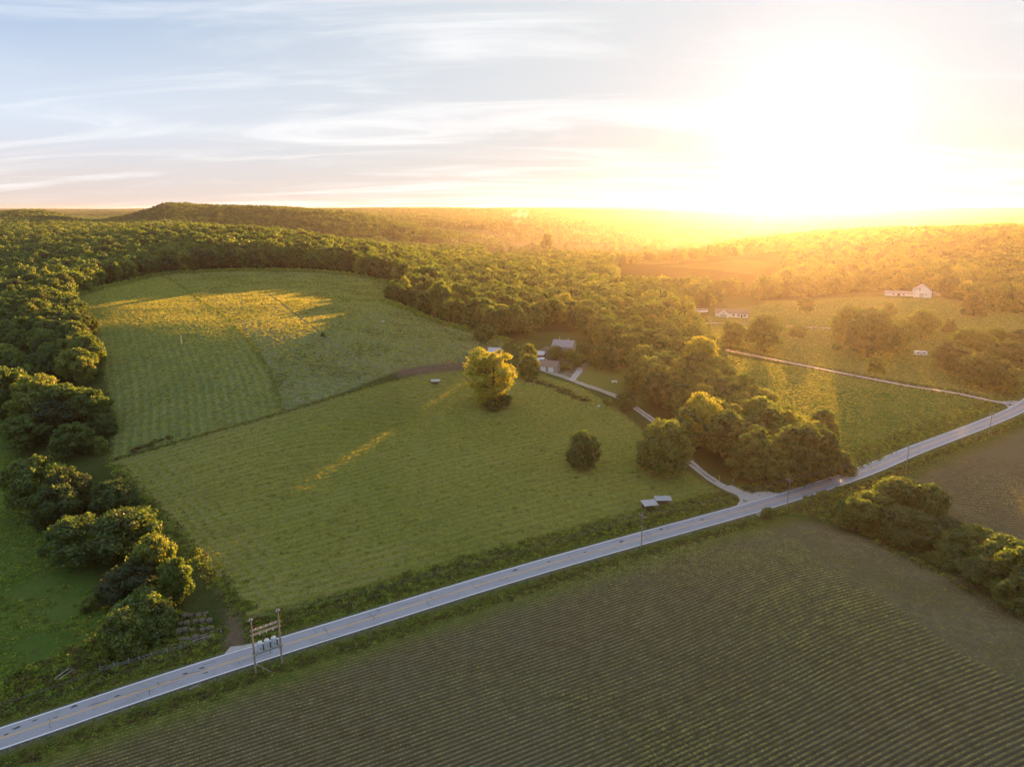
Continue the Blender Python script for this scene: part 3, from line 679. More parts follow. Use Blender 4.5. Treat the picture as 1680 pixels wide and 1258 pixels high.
HT = [  # variant, base px, base py, top py, width px, label
 ('oak0',62,842,748,78,'broad tree at the top end of the lower hedgerow clump, its crown lit yellow'),
 ('oak1',98,874,792,66,'pale green rounded tree in front of the broad top tree of the lower hedgerow'),
 ('dusk0',118,856,766,62,'narrow tree between the two upper crowns of the lower hedgerow'),
 ('oak2',190,850,788,68,'brightly lit tree of the lower hedgerow standing out towards the hay field'),
 ('oak3',140,925,846,92,'dark spreading tree left of the flat-topped one in the lower hedgerow'),
 ('oak4',212,925,834,100,'flat-topped widest tree in the middle of the lower hedgerow'),
 ('oak1',258,965,876,62,'round lit tree at the field corner end of the lower hedgerow'),
 ('oak0',292,990,912,46,'small lit tree nearest the hay field corner'),
 ('dusk1',222,985,925,84,'dark low tree beneath the lit end trees of the lower hedgerow'),
 ('bush0',185,985,952,44,'dark shrub on the pasture side of the lower hedgerow'),
 ('bush1',100,905,868,46,'dark shrub at the foot of the pale rounded tree in the lower hedgerow'),
 ('bush0',240,1035,968,86,'bright green thicket above the junk hay rows near the road'),
 ('bush1',205,1068,1000,66,'dark green thicket by the roadside fence'),
 ('bush0',150,1000,978,26,'little shrub alone at the edge of the left pasture'),
 ('oak2',20,700,602,74,'lit tree at the picture edge in the middle clump of the left hedgerow'),
 ('oak3',68,705,612,78,'broad lit tree in the middle clump of the left hedgerow'),
 ('oak4',112,705,628,72,'lit round crown second from the field side in the middle clump'),
 ('oak0',152,700,636,58,'tree with lit crown closest to the upper field in the middle clump'),
 ('dusk0',95,720,655,66,'shaded tree under the lit crowns of the middle clump'),
 ('oak1',45,738,680,72,'low rounded tree at the foot of the middle clump on the pasture side'),
 ('oak2',125,748,693,56,'low rounded tree with a lit tip below the middle clump'),
 ('bush1',164,742,714,26,'small light green shrub at the corner of the upper field'),
 ('bush0',174,712,676,34,'dark shrub under the last lit tree of the middle clump'),
 ('vase',803,668,572,88,'tall yellow-green tree with several stems alone between the hay field and the farmstead'),
 ('bush1',812,668,635,52,'brushy growth round the foot of the tall yellow-green tree'),
 ('loose0',957,768,706,52,'single rounded bushy tree standing alone in the hay field'),
 ('oak2',868,622,580,36,'dense green tree beside the driveway end, right of the tall yellow tree'),
 ('oak3',866,604,563,30,'tree with lit top behind the dense green tree by the driveway end'),
 ('oak4',796,562,532,34,'rounded dark tree at the corner of the meadow near the farmstead'),
 ('oak1',1030,674,640,34,'small rounded tree hiding a bend of the driveway'),
 ('bush0',997,664,651,15,'low dark bush beside the driveway on the hay field side'),
 ('oak3',1088,778,686,88,'large tree on the hay field side of the driveway with a lit tip'),
 ('bush1',1065,765,735,40,'spreading lower growth beside the large driveway tree'),
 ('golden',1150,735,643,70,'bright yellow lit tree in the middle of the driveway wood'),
 ('oak0',1185,750,672,74,'tree with glowing right edge below the bright yellow one'),
 ('oak2',1128,735,668,66,'green crown left of the bright yellow tree above the driveway'),
 ('tall0',1225,788,712,58,'slender tree at the dark gap in the driveway wood'),
 ('oak3',1262,792,722,76,'grey-green crown nearest the road in the driveway wood'),
 ('oak4',1305,790,695,84,'big pale-topped tree at the road end of the driveway wood'),
 ('oak1',1342,784,702,62,'last tree of the driveway wood beside the rough pasture'),
 ('bush0',1372,775,738,48,'low scrub where the driveway wood meets the rough pasture'),
 ('oak2',1250,735,665,66,'tree behind the driveway wood facing the rough pasture'),
 ('oak3',1212,700,640,60,'tree on the pasture edge of the driveway wood, below the golden one'),
 ('golden',1148,622,550,56,'tall golden back-lit tree at the near end of the gravel lane'),
 ('golden',1104,640,588,40,'small golden crown in front of the back-lit tree by the lane'),
 ('oak0',1253,577,514,56,'round tree with a bright yellow top standing by the gravel lane'),
 ('oak1',1199,572,526,44,'rounded hazy tree left of the yellow-topped tree by the lane'),
 ('oak2',1322,512,487,26,'small round tree on the far lawn below the golden wood'),
 ('bush0',1308,552,532,32,'low spreading shrub right of the yellow-topped tree'),
 ('bush1',1372,574,562,14,'small dark shrub alone on the far lawn'),
 ('bush1',1437,612,584,24,'small pale tree close to the gravel lane'),
 ('oak3',1392,560,502,58,'left tree of the big clump on the far lawn'),
 ('oak4',1425,585,506,70,'front tree of the big clump on the far lawn'),
 ('oak0',1462,572,520,62,'middle tree of the big clump on the far lawn'),
 ('tall1',1455,535,496,24,'slender tree rising behind the big clump on the far lawn'),
 ('oak1',1511,554,506,48,'right tree of the big clump on the far lawn'),
 ('cedar',1557,546,523,22,'small cone-shaped cedar between the two clumps'),
 ('cedar',1596,518,474,32,'tall cone-shaped cedar in front of the far wood'),
 ('dusk0',1553,602,560,34,'dark tree at the near left of the right-hand clump'),
 ('oak2',1590,580,539,54,'round dark tree in the middle of the right-hand clump'),
 ('dusk1',1568,612,566,46,'dark tree next to the white camper'),
 ('oak4',1631,566,537,28,'single round tree behind the right-hand clump'),
 ('oak0',1609,635,579,62,'pale rounded tree at the front of the right-hand clump'),
 ('oak3',1650,642,599,46,'pale tree nearest the road in the right-hand clump'),
 ('oak1',1655,605,558,60,'large tree at the picture edge in the right-hand clump'),
 ('dusk0',1672,572,540,36,'dark tree at the picture edge behind the right-hand clump'),
 ('oak1',1404,872,815,52,'tree at the very road end of the crop field hedgerow, beside the farm track scrub'),
 ('oak2',1425,858,806,58,'lowest left tree of the hedgerow beside the crop field'),
 ('oak4',1472,848,783,78,'tallest round tree at the road end of the crop field hedgerow'),
 ('oak0',1512,862,792,58,'tree with a pale top next to the tallest one in the crop field hedgerow'),
 ('oak3',1485,890,835,84,'broad front tree of the crop field hedgerow'),
 ('dusk1',1545,895,848,58,'dark tree in the dip of the crop field hedgerow'),
 ('oak1',1590,915,862,70,'round tree just beyond the dip of the crop field hedgerow'),
 ('oak2',1643,945,880,78,'big pale-topped tree in the far half of the crop field hedgerow'),
 ('oak4',1620,965,915,74,'front tree below the big pale-topped one in the crop field hedgerow'),
 ('oak0',1688,985,898,82,'tree cut by the picture edge in the crop field hedgerow'),
 ('oak3',1672,1005,942,64,'low tree at the picture edge next to the bare strip'),
 ('bush0',1560,925,890,60,'dense shrub at the front of the crop field hedgerow'),
 ('bush1',1455,880,852,50,'shrub at the near foot of the crop field hedgerow'),
 ('bush0',1395,845,822,44,'scrub between the farm track and the crop field hedgerow'),
 ('bush1',1260,850,832,24,'square-cut shrub on the verge by the culvert'),
 ('bush0',530,552,544,7,'tiny dark bush in the middle of the meadow'),
 ('oak1',945,603,577,30,'rounded tree in front of the farmhouse, left of the driveway spur'),
 ('oak3',912,590,566,26,'small tree between the farmhouse and the red shed'),
 ('oak4',962,592,562,34,'tree at the right corner of the farmhouse'),
 ('oak0',935,592,572,26,'low tree hiding the front wall of the farmhouse'),
 ('oak2',985,606,566,34,'tree behind the driveway spur at the edge of the wood'),
 ('oak0',1003,610,572,30,'small tree on the far side of the lawn behind the white bench'),
 ('oak3',1040,640,598,34,'rounded tree at the right end of the lawn above the driveway'),
 ('bush1',922,606,592,30,'wide shrub beside the garage at the driveway end'),
 ('oak2',898,508,478,34,'tree with a lit crown in the wood above the farmstead'),
 ('golden',925,520,480,38,'pale yellow feathery crown in the wood above the farmstead'),
 ('tall0',897,415,383,20,'tall dark tree standing above the misty valley'),
 ('oak3',640,492,468,22,'first small tree at the tip of the treeline by the meadow'),
 ('oak1',655,496,464,24,'round tree second from the tip of the treeline by the meadow'),
 ('oak4',683,505,474,36,'low lit tree third along the treeline by the meadow'),
 ('oak0',722,520,460,36,'tall lit crown in the treeline between meadow and farmstead'),
 ('oak2',858,742,738,2,'')][:-1]
for v, bx, by, ty, w, lab in HT:
    bush = v.startswith('bush')
    tree_px(v, bx, by, ty, w, lab, name='shrub' if bush else 'cedar_tree' if v == 'cedar' else 'deciduous_tree', cat='shrub' if bush else 'tree')

# ---- woods: poisson-like fill of the wooded plots, nearest as single trees, the rest as one mass
def fill(poly, sp, r, jit=.42):
    lo, hi = poly.min(0), poly.max(0); pts = []
    gx = np.arange(lo[0], hi[0], sp); gy = np.arange(lo[1], hi[1], sp * .87)
    x, y = np.meshgrid(gx, gy); x = x + (np.arange(len(gy)) % 2)[:, None] * sp / 2
    x = (x + r.uniform(-jit, jit, x.shape) * sp).ravel(); y = (y + r.uniform(-jit, jit, y.shape) * sp).ravel()
    m = inside(x, y, poly); return x[m], y[m]
frng = np.random.default_rng(11)
FARM = PL([(845,625),(868,578),(905,552),(962,556),(990,578),(960,606),(1045,612),(1062,650),(1040,690),(985,655),(900,625)])
POOL = [P(1190, 517), P(1150, 510)]
BARNPOS = [P(1510, 484), P(1480, 484)]
cand = []
_bS = [(BEAM_START, 7.0), (P(345, 560), 17), (P(320, 600), 14)]
def BEAMS(x, y, poly):
    """the gaps in the wood through which low sunbeams reach the hay fields"""
    out = np.zeros(x.shape, bool)
    for p, w in _bS:
        dx, dy = x - p[0], y - p[1]; al = dx * math.sin(SUN_AZ) + dy * math.cos(SUN_AZ); ac = dx * math.cos(SUN_AZ) - dy * math.sin(SUN_AZ)
        out |= (np.abs(ac) < w) & (al > 0) & (height(x, y) + 16 > hgt(*p) + al * math.tan(SUN_EL))
    return out
def add_region(poly, sp, h0, h1, tagname, clear=()):
    x, y = fill(poly, sp, frng)
    keep = np.ones(len(x), bool)
    for c in clear: keep &= ~inside(x, y, c)
    keep &= seg_dist(x, y, DRIVE) > 4.5; keep &= seg_dist(x, y, LANE) > 6; keep &= seg_dist(x, y, ROADC) > 14
    for q in POOL: keep &= np.hypot(x - q[0], y - q[1]) > 24
    for q in BARNPOS: keep &= np.hypot(x - q[0], y - q[1]) > 22
    beam = BEAMS(x, y, poly)
    keep &= ~beam
    for (qx, qy, qr) in PLACED: keep &= np.hypot(x - qx, y - qy) > qr * .8
    for a, b in zip(x[keep], y[keep]): cand.append((a, b, frng.uniform(h0, h1), tagname))
MISTF = np.array([[100, 690], [262, 690], [420, 1090], [150, 1090]])
add_region(WOOD_B, 8.2, 15, 21, 'B')
add_region(WOOD_C, 8.0, 12, 18, 'C', (FARM, MISTF))
add_region(WOOD_R, 9.0, 13, 21, 'R', (MISTF,))
add_region(WOOD_L1, 7.6, 11, 15, 'L1'); add_region(WOOD_L2, 7.4, 11, 15, 'L2')
# general far woodland from the woodland mask
def far_trees():
    out = []
    for y0, y1, sp, hh in ((560, 1000, 10, 16), (1000, 1800, 12, 15), (1800, 3000, 19, 15), (3000, 6200, 40, 16), (6200, 12000, 95, 18)):
        w = y1 * .86; x = np.arange(-w, w, sp); y = np.arange(y0, y1, sp * .9); X, Y = np.meshgrid(x, y)
        X = (X + frng.uniform(-.45, .45, X.shape) * sp).ravel(); Y = (Y + frng.uniform(-.45, .45, Y.shape) * sp).ravel()
        m = (np.abs(X) < Y * .80 + 60); X, Y = X[m], Y[m]
        m = (wood_mask(X, Y) > .5) | (frng.random(len(X)) < np.where(Y > 1080, .035, .006))
        for W in (WOOD_B, WOOD_C, WOOD_R): m &= ~inside(X, Y, W)
        m &= ~inside(X, Y, MISTF)
        for W in (PAST_F, HAY_UP, MEADOW, PAST_R, FARM): m &= sdist(X, Y, W) < -3
        for a, b in zip(X[m], Y[m]): out.append((a, b, hh * frng.uniform(.8, 1.25), 0 if y0 < 1800 else 1))
    return out
FT = far_trees()
def proj(x, y, z):
    S, C = math.sin(PITCH), math.cos(PITCH); s = (CAMZ - z) / y; v = F * (s * C - S) / (s * S + C)
    return 840 + x / y * (F * C - v * S), v + 629
ca = np.array([(c[0], c[1], c[2]) for c in cand]); cz = height(ca[:, 0], ca[:, 1])
cpx, cpy = proj(ca[:, 0], ca[:, 1], cz + ca[:, 2] * .8)
vis = (cpx > -10) & (cpx < 1690) & (cpy > 330)
dist_ = np.hypot(ca[:, 0], ca[:, 1])
# hidden behind other trees? keep only those whose tops stand clear of the ones in front
order = np.argsort(dist_); hor = np.full(1800, 1e9); shown = np.zeros(len(ca), bool)
for i in order:
    if not vis[i]: continue
    x0, x1 = int(max(0, cpx[i] - 5 + 40)), int(min(1799, cpx[i] + 5 + 40)); top = proj(ca[i, 0], ca[i, 1], cz[i] + ca[i, 2])[1]
    if top < np.median(hor[x0:x1 + 1]) - 2.5: shown[i] = True
    hor[x0:x1 + 1] = np.minimum(hor[x0:x1 + 1], top)
score = np.where(shown, ca[:, 2] / dist_, 0); NSINGLE = 300 - len([1 for t in HT if not t[0].startswith('bush')])
single = set(np.argsort(-score)[:NSINGLE].tolist())
REG = {'B': ('deciduous tree in the dark wood', 'trees of the dark wood behind the fields'), 'C': ('', 'trees of the wood round the farmstead'),
       'R': ('', 'trees of the wooded hill beyond the white barn'), 'L1': ('', 'trees of the upper left hedgerow'), 'L2': ('', 'trees of the upper left hedgerow')}
def place_words(rg, px, py, h):
    sz = 'tall' if h > 16.5 else 'low' if h < 13 else 'middling'
    if rg == 'B':
        seg = 'left of the striped field' if px < 120 else 'behind the left end of the striped field' if px < 270 else 'behind the start of the meadow' if px < 400 else 'behind the middle of the meadow' if px < 520 else 'behind the right part of the meadow' if px < 620 else 'where the dark wood drops beyond the meadow'
        return f'{sz} tree in the dark wood {seg}'
    if rg == 'C':
        if py < 500 and px < 820: s = 'at the meadow end of the long wood'
        elif py < 520: s = 'in the deep part of the long wood above the farmstead' if px < 1000 else 'in the hazy part of the long wood left of the white house'
        elif px < 900: s = 'between the meadow and the farmstead'
        elif px < 1080: s = 'in the wood just behind the farm roofs' if py < 600 else 'beside the driveway below the farmstead'
        elif py < 620: s = 'in the wood near the start of the gravel lane'
        else: s = 'in the driveway wood next to the rough pasture' if px > 1170 else 'in the driveway wood above the large driveway tree'
        return f'{sz} tree {s}'
    if rg == 'R':
        s = 'on the golden wooded hill above the white house' if px < 1380 else 'on the wooded hill above the white barn' if px < 1540 else 'on the wooded hill at the picture edge right of the barn'
        return f'{sz} hazy tree {s}'
    if rg == 'L1': return f'{sz} yellow-lit tree in the upper clump of the left hedgerow' + (' at the picture edge' if px < 60 else ' beside the striped field')
    return f'{sz} blue-green shaded tree behind the upper lit clump' + (' at the picture edge' if px < 50 else ' beside the striped field')
kinds = {'B': ['dusk0', 'oak0', 'tall0', 'oak2', 'tall1', 'dusk1'], 'C': ['oak0', 'oak1', 'oak3', 'tall0', 'oak4', 'oak2', 'tall2'], 'R': ['oak0', 'oak3', 'oak2', 'tall2'],
         'L1': ['oak0', 'oak1', 'oak2', 'oak3', 'oak4'], 'L2': ['dusk0', 'dusk1', 'oak1']}
mass = []
for i, (x, y, h, rg) in enumerate(cand):
    if i in single:
        k = kinds[rg][frng.integers(len(kinds[rg]))]

        look = ('edge ' if abs(float(sdist(np.array([x]), np.array([y]), dict(B=WOOD_B, C=WOOD_C, R=WOOD_R, L1=WOOD_L1, L2=WOOD_L2)[rg])[0])) < 8 else 'inner ') + ('dull dark' if k.startswith('dusk') else 'slender' if k.startswith('tall') else 'rounded')
        lab = place_words(rg, cpx[i], cpy[i], h).replace(' tree', f' {look} tree', 1)
        if len(lab.split()) > 16: lab = lab.replace('middling ', '').replace('dull dark', 'dull')
        for wd in ('inner ', 'edge ', 'left of the white house'):
            if len(lab.split()) > 16: lab = lab.replace(wd, '').strip()
        if len(lab.split()) > 16: lab = lab.replace('the upper clump of ', '').replace('the meadow end of ', '').replace('edge ', '')
        tree(k, x, y, h, h * frng.uniform(.58, 1.05) * (.8 if k.startswith('tall') else 1), None, lab, lab.replace('tree', 'trees', 1))
    else: mass.append((x, y, h, 0))
mass += FT

# ---- light-weight sources for the masses
def join_source(name, parts):
    V = []; Q = []; mi = []; mats = []; off = 0
    for v, q, m in parts:
        V.append(v); Q.append(q + off); off += len(v)
        if m not in mats: mats.append(m)
        mi += [mats.index(m)] * len(q)
    me = mesh_np(name, np.concatenate(V), np.concatenate(Q), mats); me.polygons.foreach_set('material_index', np.array(mi, np.int32)); me.update()
    return bpy.data.objects.new(name, me)
def far_src(seed, mat, shape='round', n=1500, leaf=.52):
    v, q = crown_geo(seed, 6.2, 15, .8, 20, n, leaf, shape, .38); tv, tq = trunk_geo(seed, 15, .3, 9, 0); return join_source('tree_source', [(v, q, mat), (tv, tq, M['bark'])])
def grove_src(seed):
    r = np.random.default_rng(seed); parts = []
    for i in range(9):
        v, q = crown_geo(seed * 10 + i, 7, 14, 0, 9, 240, 1.15, 'round', .42); o = np.array([r.uniform(-20, 20), r.uniform(-20, 20), r.uniform(-2, 1)]); parts.append((v + o, q, LEAF if i % 3 else LEAF_D))
    return join_source('grove_source', parts)
def gn_scatter(name, pts, sources, label, mats=()):
    """pts: x,y,z,scale xy,scale z,rot,source index -> ONE object that scatters the sources"""
    pts = np.asarray(pts, np.float32); me = bpy.data.meshes.new(name); me.vertices.add(len(pts)); me.vertices.foreach_set('co', pts[:, :3].ravel())
    s = me.attributes.new('scl', 'FLOAT_VECTOR', 'POINT'); s.data.foreach_set('vector', pts[:, [3, 3, 4]].ravel())
    rt = np.zeros((len(pts), 3), np.float32); rt[:, 2] = pts[:, 5]
    s = me.attributes.new('rot', 'FLOAT_VECTOR', 'POINT'); s.data.foreach_set('vector', rt.ravel())
    s = me.attributes.new('src', 'INT', 'POINT'); s.data.foreach_set('value', pts[:, 6].astype(np.int32))
    for m in mats: me.materials.append(m)
    g = bpy.data.node_groups.new(name, 'GeometryNodeTree')
    g.interface.new_socket('Geometry', in_out='INPUT', socket_type='NodeSocketGeometry'); g.interface.new_socket('Geometry', in_out='OUTPUT', socket_type='NodeSocketGeometry')
    n = g.nodes; i0 = n.new('NodeGroupInput'); oo = n.new('NodeGroupOutput'); j = n.new('GeometryNodeJoinGeometry')
    def attr(nm, dt): a = n.new('GeometryNodeInputNamedAttribute'); a.data_type = dt; a.inputs[0].default_value = nm; return a.outputs[0]
    sc_, ro_, sr_ = attr('scl', 'FLOAT_VECTOR'), attr('rot', 'FLOAT_VECTOR'), attr('src', 'INT')
    for k, so in enumerate(sources):
        oi = n.new('GeometryNodeObjectInfo'); oi.inputs['Object'].default_value = so; oi.inputs['As Instance'].default_value = True
        cmp = n.new('FunctionNodeCompare'); cmp.data_type = 'INT'; cmp.operation = 'EQUAL'; g.links.new(sr_, cmp.inputs[2]); cmp.inputs[3].default_value = k
        ip = n.new('GeometryNodeInstanceOnPoints'); g.links.new(i0.outputs[0], ip.inputs['Points']); g.links.new(cmp.outputs[0], ip.inputs['Selection'])
        g.links.new(oi.outputs['Geometry'], ip.inputs['Instance']); g.links.new(ro_, ip.inputs['Rotation']); g.links.new(sc_, ip.inputs['Scale'])
        g.links.new(ip.outputs[0], j.inputs[0])
    g.links.new(j.outputs[0], oo.inputs[0])
    o = link(name, me); md = o.modifiers.new('scatter', 'NODES'); md.node_group = g
    return tag(o, label, kind='stuff')
tsrc = [far_src(300, LEAF), far_src(301, LEAF), far_src(302, LEAF, 'tall'), far_src(303, LEAF_D)]; gsrc = [grove_src(31), grove_src(32), grove_src(33)]
ma = np.array([(m[0], m[1], m[2], m[3]) for m in mass]); mz = height(ma[:, 0], ma[:, 1])
pts = []
for (x, y, h, c), z in zip(ma, mz):
    if c == 0: pts.append((x, y, z - .4, h / 15 * frng.uniform(.55, 1.5), h / 15 * frng.uniform(.85, 1.12), frng.uniform(0, 6.28), frng.integers(4)))
    else:
        big = y > 3000; k = 1.0 if not big else (1.15 if y < 6200 else 2.6)
        pts.append((x, y, z - 1 - (1 if big else 0), k * frng.uniform(.8, 1.2) * (1 if big else .62), h / 15, frng.uniform(0, 6.28), 4 + frng.integers(3)))
gn_scatter('forest', pts, tsrc + gsrc, 'far woodland covering the hills and valley to the horizon')
print('mass trees', len(pts), 'singles', NTREE[0])

# ---- grass, weeds and crop seedlings
def tuft_src(seed, n, r0, h, mat, leaf=.16, flat=.5):
    r = np.random.default_rng(seed); a = r.random(n) * 6.28; rr = r0 * np.sqrt(r.random(n)); p = np.stack([rr * np.cos(a), rr * np.sin(a), h * r.random(n) ** .8 * (1 - .5 * rr / r0)], 1)
    nr = r.normal(size=(n, 3)); nr[:, 2] *= flat; nr /= np.linalg.norm(nr, axis=1)[:, None]
    v, q = quads_from(p, nr, leaf * (.6 + .8 * r.random(n)), r); return join_source('tuft_source', [(v, q, mat)])
def scatter_poly(poly, dens, r):
    lo, hi = poly.min(0), poly.max(0); n = int((hi - lo).prod() * dens); x = r.uniform(lo[0], hi[0], n); y = r.uniform(lo[1], hi[1], n); m = inside(x, y, poly); return x[m], y[m]
def in_view(x, y, pad=30):
    px, py = proj(x, np.maximum(y, 40), 0 * x + height(x, y)); return (px > -pad) & (px < 1680 + pad) & (py < 1258 + pad * 2) & (y > 60)
tufts = [tuft_src(1, 16, .45, .55, GRASS), tuft_src(2, 14, .5, .35, GRASS), tuft_src(3, 22, .7, .9, GRASS, .2), tuft_src(4, 18, .6, .8, WEED, .17), tuft_src(5, 60, 1.1, 1.5, GRASS, .24), tuft_src(6, 50, 1.0, 1.3, WEED, .2), tuft_src(7, 16, .6, .24, HAYG, .11, .25), tuft_src(8, 14, .65, .22, HAYG, .11, .25)]
G = []
def add_tufts(x, y, idx, s0=.7, s1=1.3):
    m = in_view(x, y); x, y = x[m], y[m]; n = len(x); k = frng.uniform(s0, s1, n)
    G.append(np.stack([x, y, height(x, y) - .03, k, k * frng.uniform(.8, 1.2, n), frng.uniform(0, 6.28, n), np.array(idx)[frng.integers(len(idx), size=n)]], 1))
def mown(x, y):
    """thin the grass along the mower's passes and wheel tracks"""
    a, b = P(178, 757), P(465, 677); d = (b - a) / np.linalg.norm(b - a); r1 = (x - a[0]) * -d[1] + (y - a[1]) * d[0] + fbm(x, y, 60, 2) * 3
    e = sdist(x, y, HAY_LOW) + fbm(x, y, 25, 2) * 1.6; side = (x < -28 - 14 * fbm(x, y, 30, 2)) & (e < 17)
    line = np.where(side, np.sin(e * 2.05) > .25, np.sin(r1 * 2 * math.pi / 3.9 + fbm(x, y, 9, 2) * 3) > .35)
    bare = fbm(x + 11, y, 10, 3) > .27
    return ~(line & (frng.random(len(x)) < np.where(side, .95, .75))) & ~bare & (seg_dist(x, y, TRACK2) > .9)
x, y = scatter_poly(HAY_LOW, 2.2, frng); m = mown(x, y); x, y = x[m], y[m]; add_tufts(x, y, [6, 7], .6, 1.2)
x, y = scatter_poly(HAY_UP, 1.8, frng); add_tufts(x, y, [6, 7], .6, 1.3)
x, y = scatter_poly(PAST_F, .7, frng); add_tufts(x, y, [6, 7], .5, 1.0)
x, y = scatter_poly(MEADOW, 1.0, frng); m = seg_dist(x, y, TRACK) > .7; x, y = x[m], y[m]; add_tufts(x, y, [6, 7], .7, 1.5)
x, y = scatter_poly(MEADOW, .6, frng); m = fbm(x + 40, y, 14, 3) > .03; add_tufts(x[m], y[m], [1, 1, 0, 3], .5, 1.0)
x, y = scatter_poly(PAST_R, 1.1, frng); add_tufts(x, y, [6, 7, 6, 7, 1], .6, 1.1)
x, y = scatter_poly(PAST_R, .5, frng); m = fbm(x, y, 16, 3) > .06; add_tufts(x[m], y[m], [0, 3, 1], .45, .8)
x, y = scatter_poly(PAST_L, 1.6, frng); m = fbm(x + 40, y, 12, 3) > -.08; add_tufts(x[m], y[m], [0, 1, 0, 2, 7], .45, .95)
# road verges: mown strip by the road, rank growth further out, fence line
Nn = normals(ROAD)
x, y = scatter_poly(PL([(292,1008),(346,1006),(348,1050),(294,1060)]), 1.2, frng); add_tufts(x, y, [0, 2, 3], .6, 1.1)
x, y = scatter_poly(PL([(1310,862),(1420,885),(1520,925),(1620,965),(1800,1060),(1800,1200),(1700,1130),(1580,1075),(1500,1015),(1420,958),(1350,925),(1310,885)]), 1.0, frng); add_tufts(x, y, [6, 7], .35, .7)
def verge(o0, o1, n, idx, s0, s1, clump=0.0):
    k = frng.integers(len(ROAD), size=n); o = frng.uniform(o0, o1, n); p = ROAD[k] + Nn[k] * o[:, None] + frng.normal(size=(n, 2)) * .8
    m = np.ones(n, bool)
    if clump: m &= fbm(p[:, 0], p[:, 1], 9, 2) > clump
    m &= (seg_dist(p[:, 0], p[:, 1], DRIVE) > 3.2) & (seg_dist(p[:, 0], p[:, 1], LANE) > 3) & (np.abs(seg_dist(p[:, 0], p[:, 1], ROADC)) > 3.9) & ~inside(p[:, 0], p[:, 1], SPILL)
    add_tufts(p[m, 0], p[m, 1], idx, s0, s1)
verge(3.9, 6.5, 5000, [0, 1], .35, .7); verge(6, 13, 11000, [0, 1, 2, 3], .6, 1.2); verge(9, 13, 2600, [2, 3], .6, 1.0, .0); verge(10, 13, 160, [4, 5], .5, .9, .08)
verge(-6.5, -3.9, 4500, [0, 1], .35, .8); verge(-9, -6, 7000, [0, 1, 3, 3], .5, 1.0); verge(-9.5, -7.5, 260, [5, 3], .5, .9, .05)
def along(L, off, n, idx, s0, s1, sd=.8):
    k = frng.integers(len(L), size=n); p = L[k] + normals(L)[k] * off + frng.normal(size=(n, 2)) * sd; add_tufts(p[:, 0], p[:, 1], idx, s0, s1)
HB = smooth_line(PL([(178, 757), (330, 715), (465, 677), (560, 648), (655, 621)])); along(HB, 0, 500, [0, 3], .5, .9, .5)
along(smooth_line(PL(HEDGECURVE)), 0, 700, [0, 3, 2], .5, .9, .5)
along(LANE, 3.5, 700, [0, 3], .7, 1.2, .7); along(LANE, -3.5, 500, [0, 3], .6, 1.0, .6); along(LANE, -3.5, 40, [4], .6, 1.0, .4)
along(smooth_line(PL([(222,738),(250,728),(278,719)])), 0, 90, [5, 3], .5, .8, .8)
along(smooth_line(PL([(870,625),(900,632),(930,645),(960,658)])), 0, 260, [3, 5], .5, .8, 1.6)
along(smooth_line(PL([(175,770),(250,850),(320,930),(385,1008)])), 2, 900, [0, 2, 3], .6, 1.1, 1.4)
EDGEW = smooth_line(PL([(115,490),(200,466),(262,451),(380,445),(480,445),(560,450),(640,465),(690,486)])); along(EDGEW, 0, 900, [4, 4, 2], 1.2, 2.2, 2.0)
along(smooth_line(PL([(628,494),(705,523),(800,551),(838,566)])), 0, 260, [4, 2], 1.2, 2.2, 1.6)
x, y = scatter_poly(PL([(60,1085),(140,1060),(200,1020),(270,1000),(330,1010),(362,1050),(330,1068),(200,1100),(60,1150),(0,1160),(0,1120)]), 1.6, frng); add_tufts(x, y, [2, 3, 0], .7, 1.3)
x, y = scatter_poly(PL([(60,1085),(140,1060),(200,1020),(255,1010),(270,1060),(200,1090),(60,1140),(0,1150),(0,1120)]), .09, frng); add_tufts(x, y, [4, 5, 5], .7, 1.5)
x, y = scatter_poly(PL([(1320,815),(1420,790),(1440,850),(1480,905),(1640,990),(1600,980),(1480,915),(1400,872),(1330,850)]), .8, frng); add_tufts(x, y, [2, 3, 3, 0], .7, 1.4)
x, y = scatter_poly(PL([(1310,820),(1420,790),(1440,850),(1400,865),(1330,845)]), .05, frng); add_tufts(x, y, [4, 5], .7, 1.4)
x, y = scatter_poly(PL([(1210,800),(1360,790),(1380,765),(1480,735),(1470,742),(1380,785),(1290,805),(1240,812)]), .7, frng); add_tufts(x, y, [2, 3, 0], .6, 1.2)
G = np.concatenate(G)
gn_scatter('grass', G, tufts, 'tall grass and weeds on verges, meadow and pastures')
print('tufts', len(G))
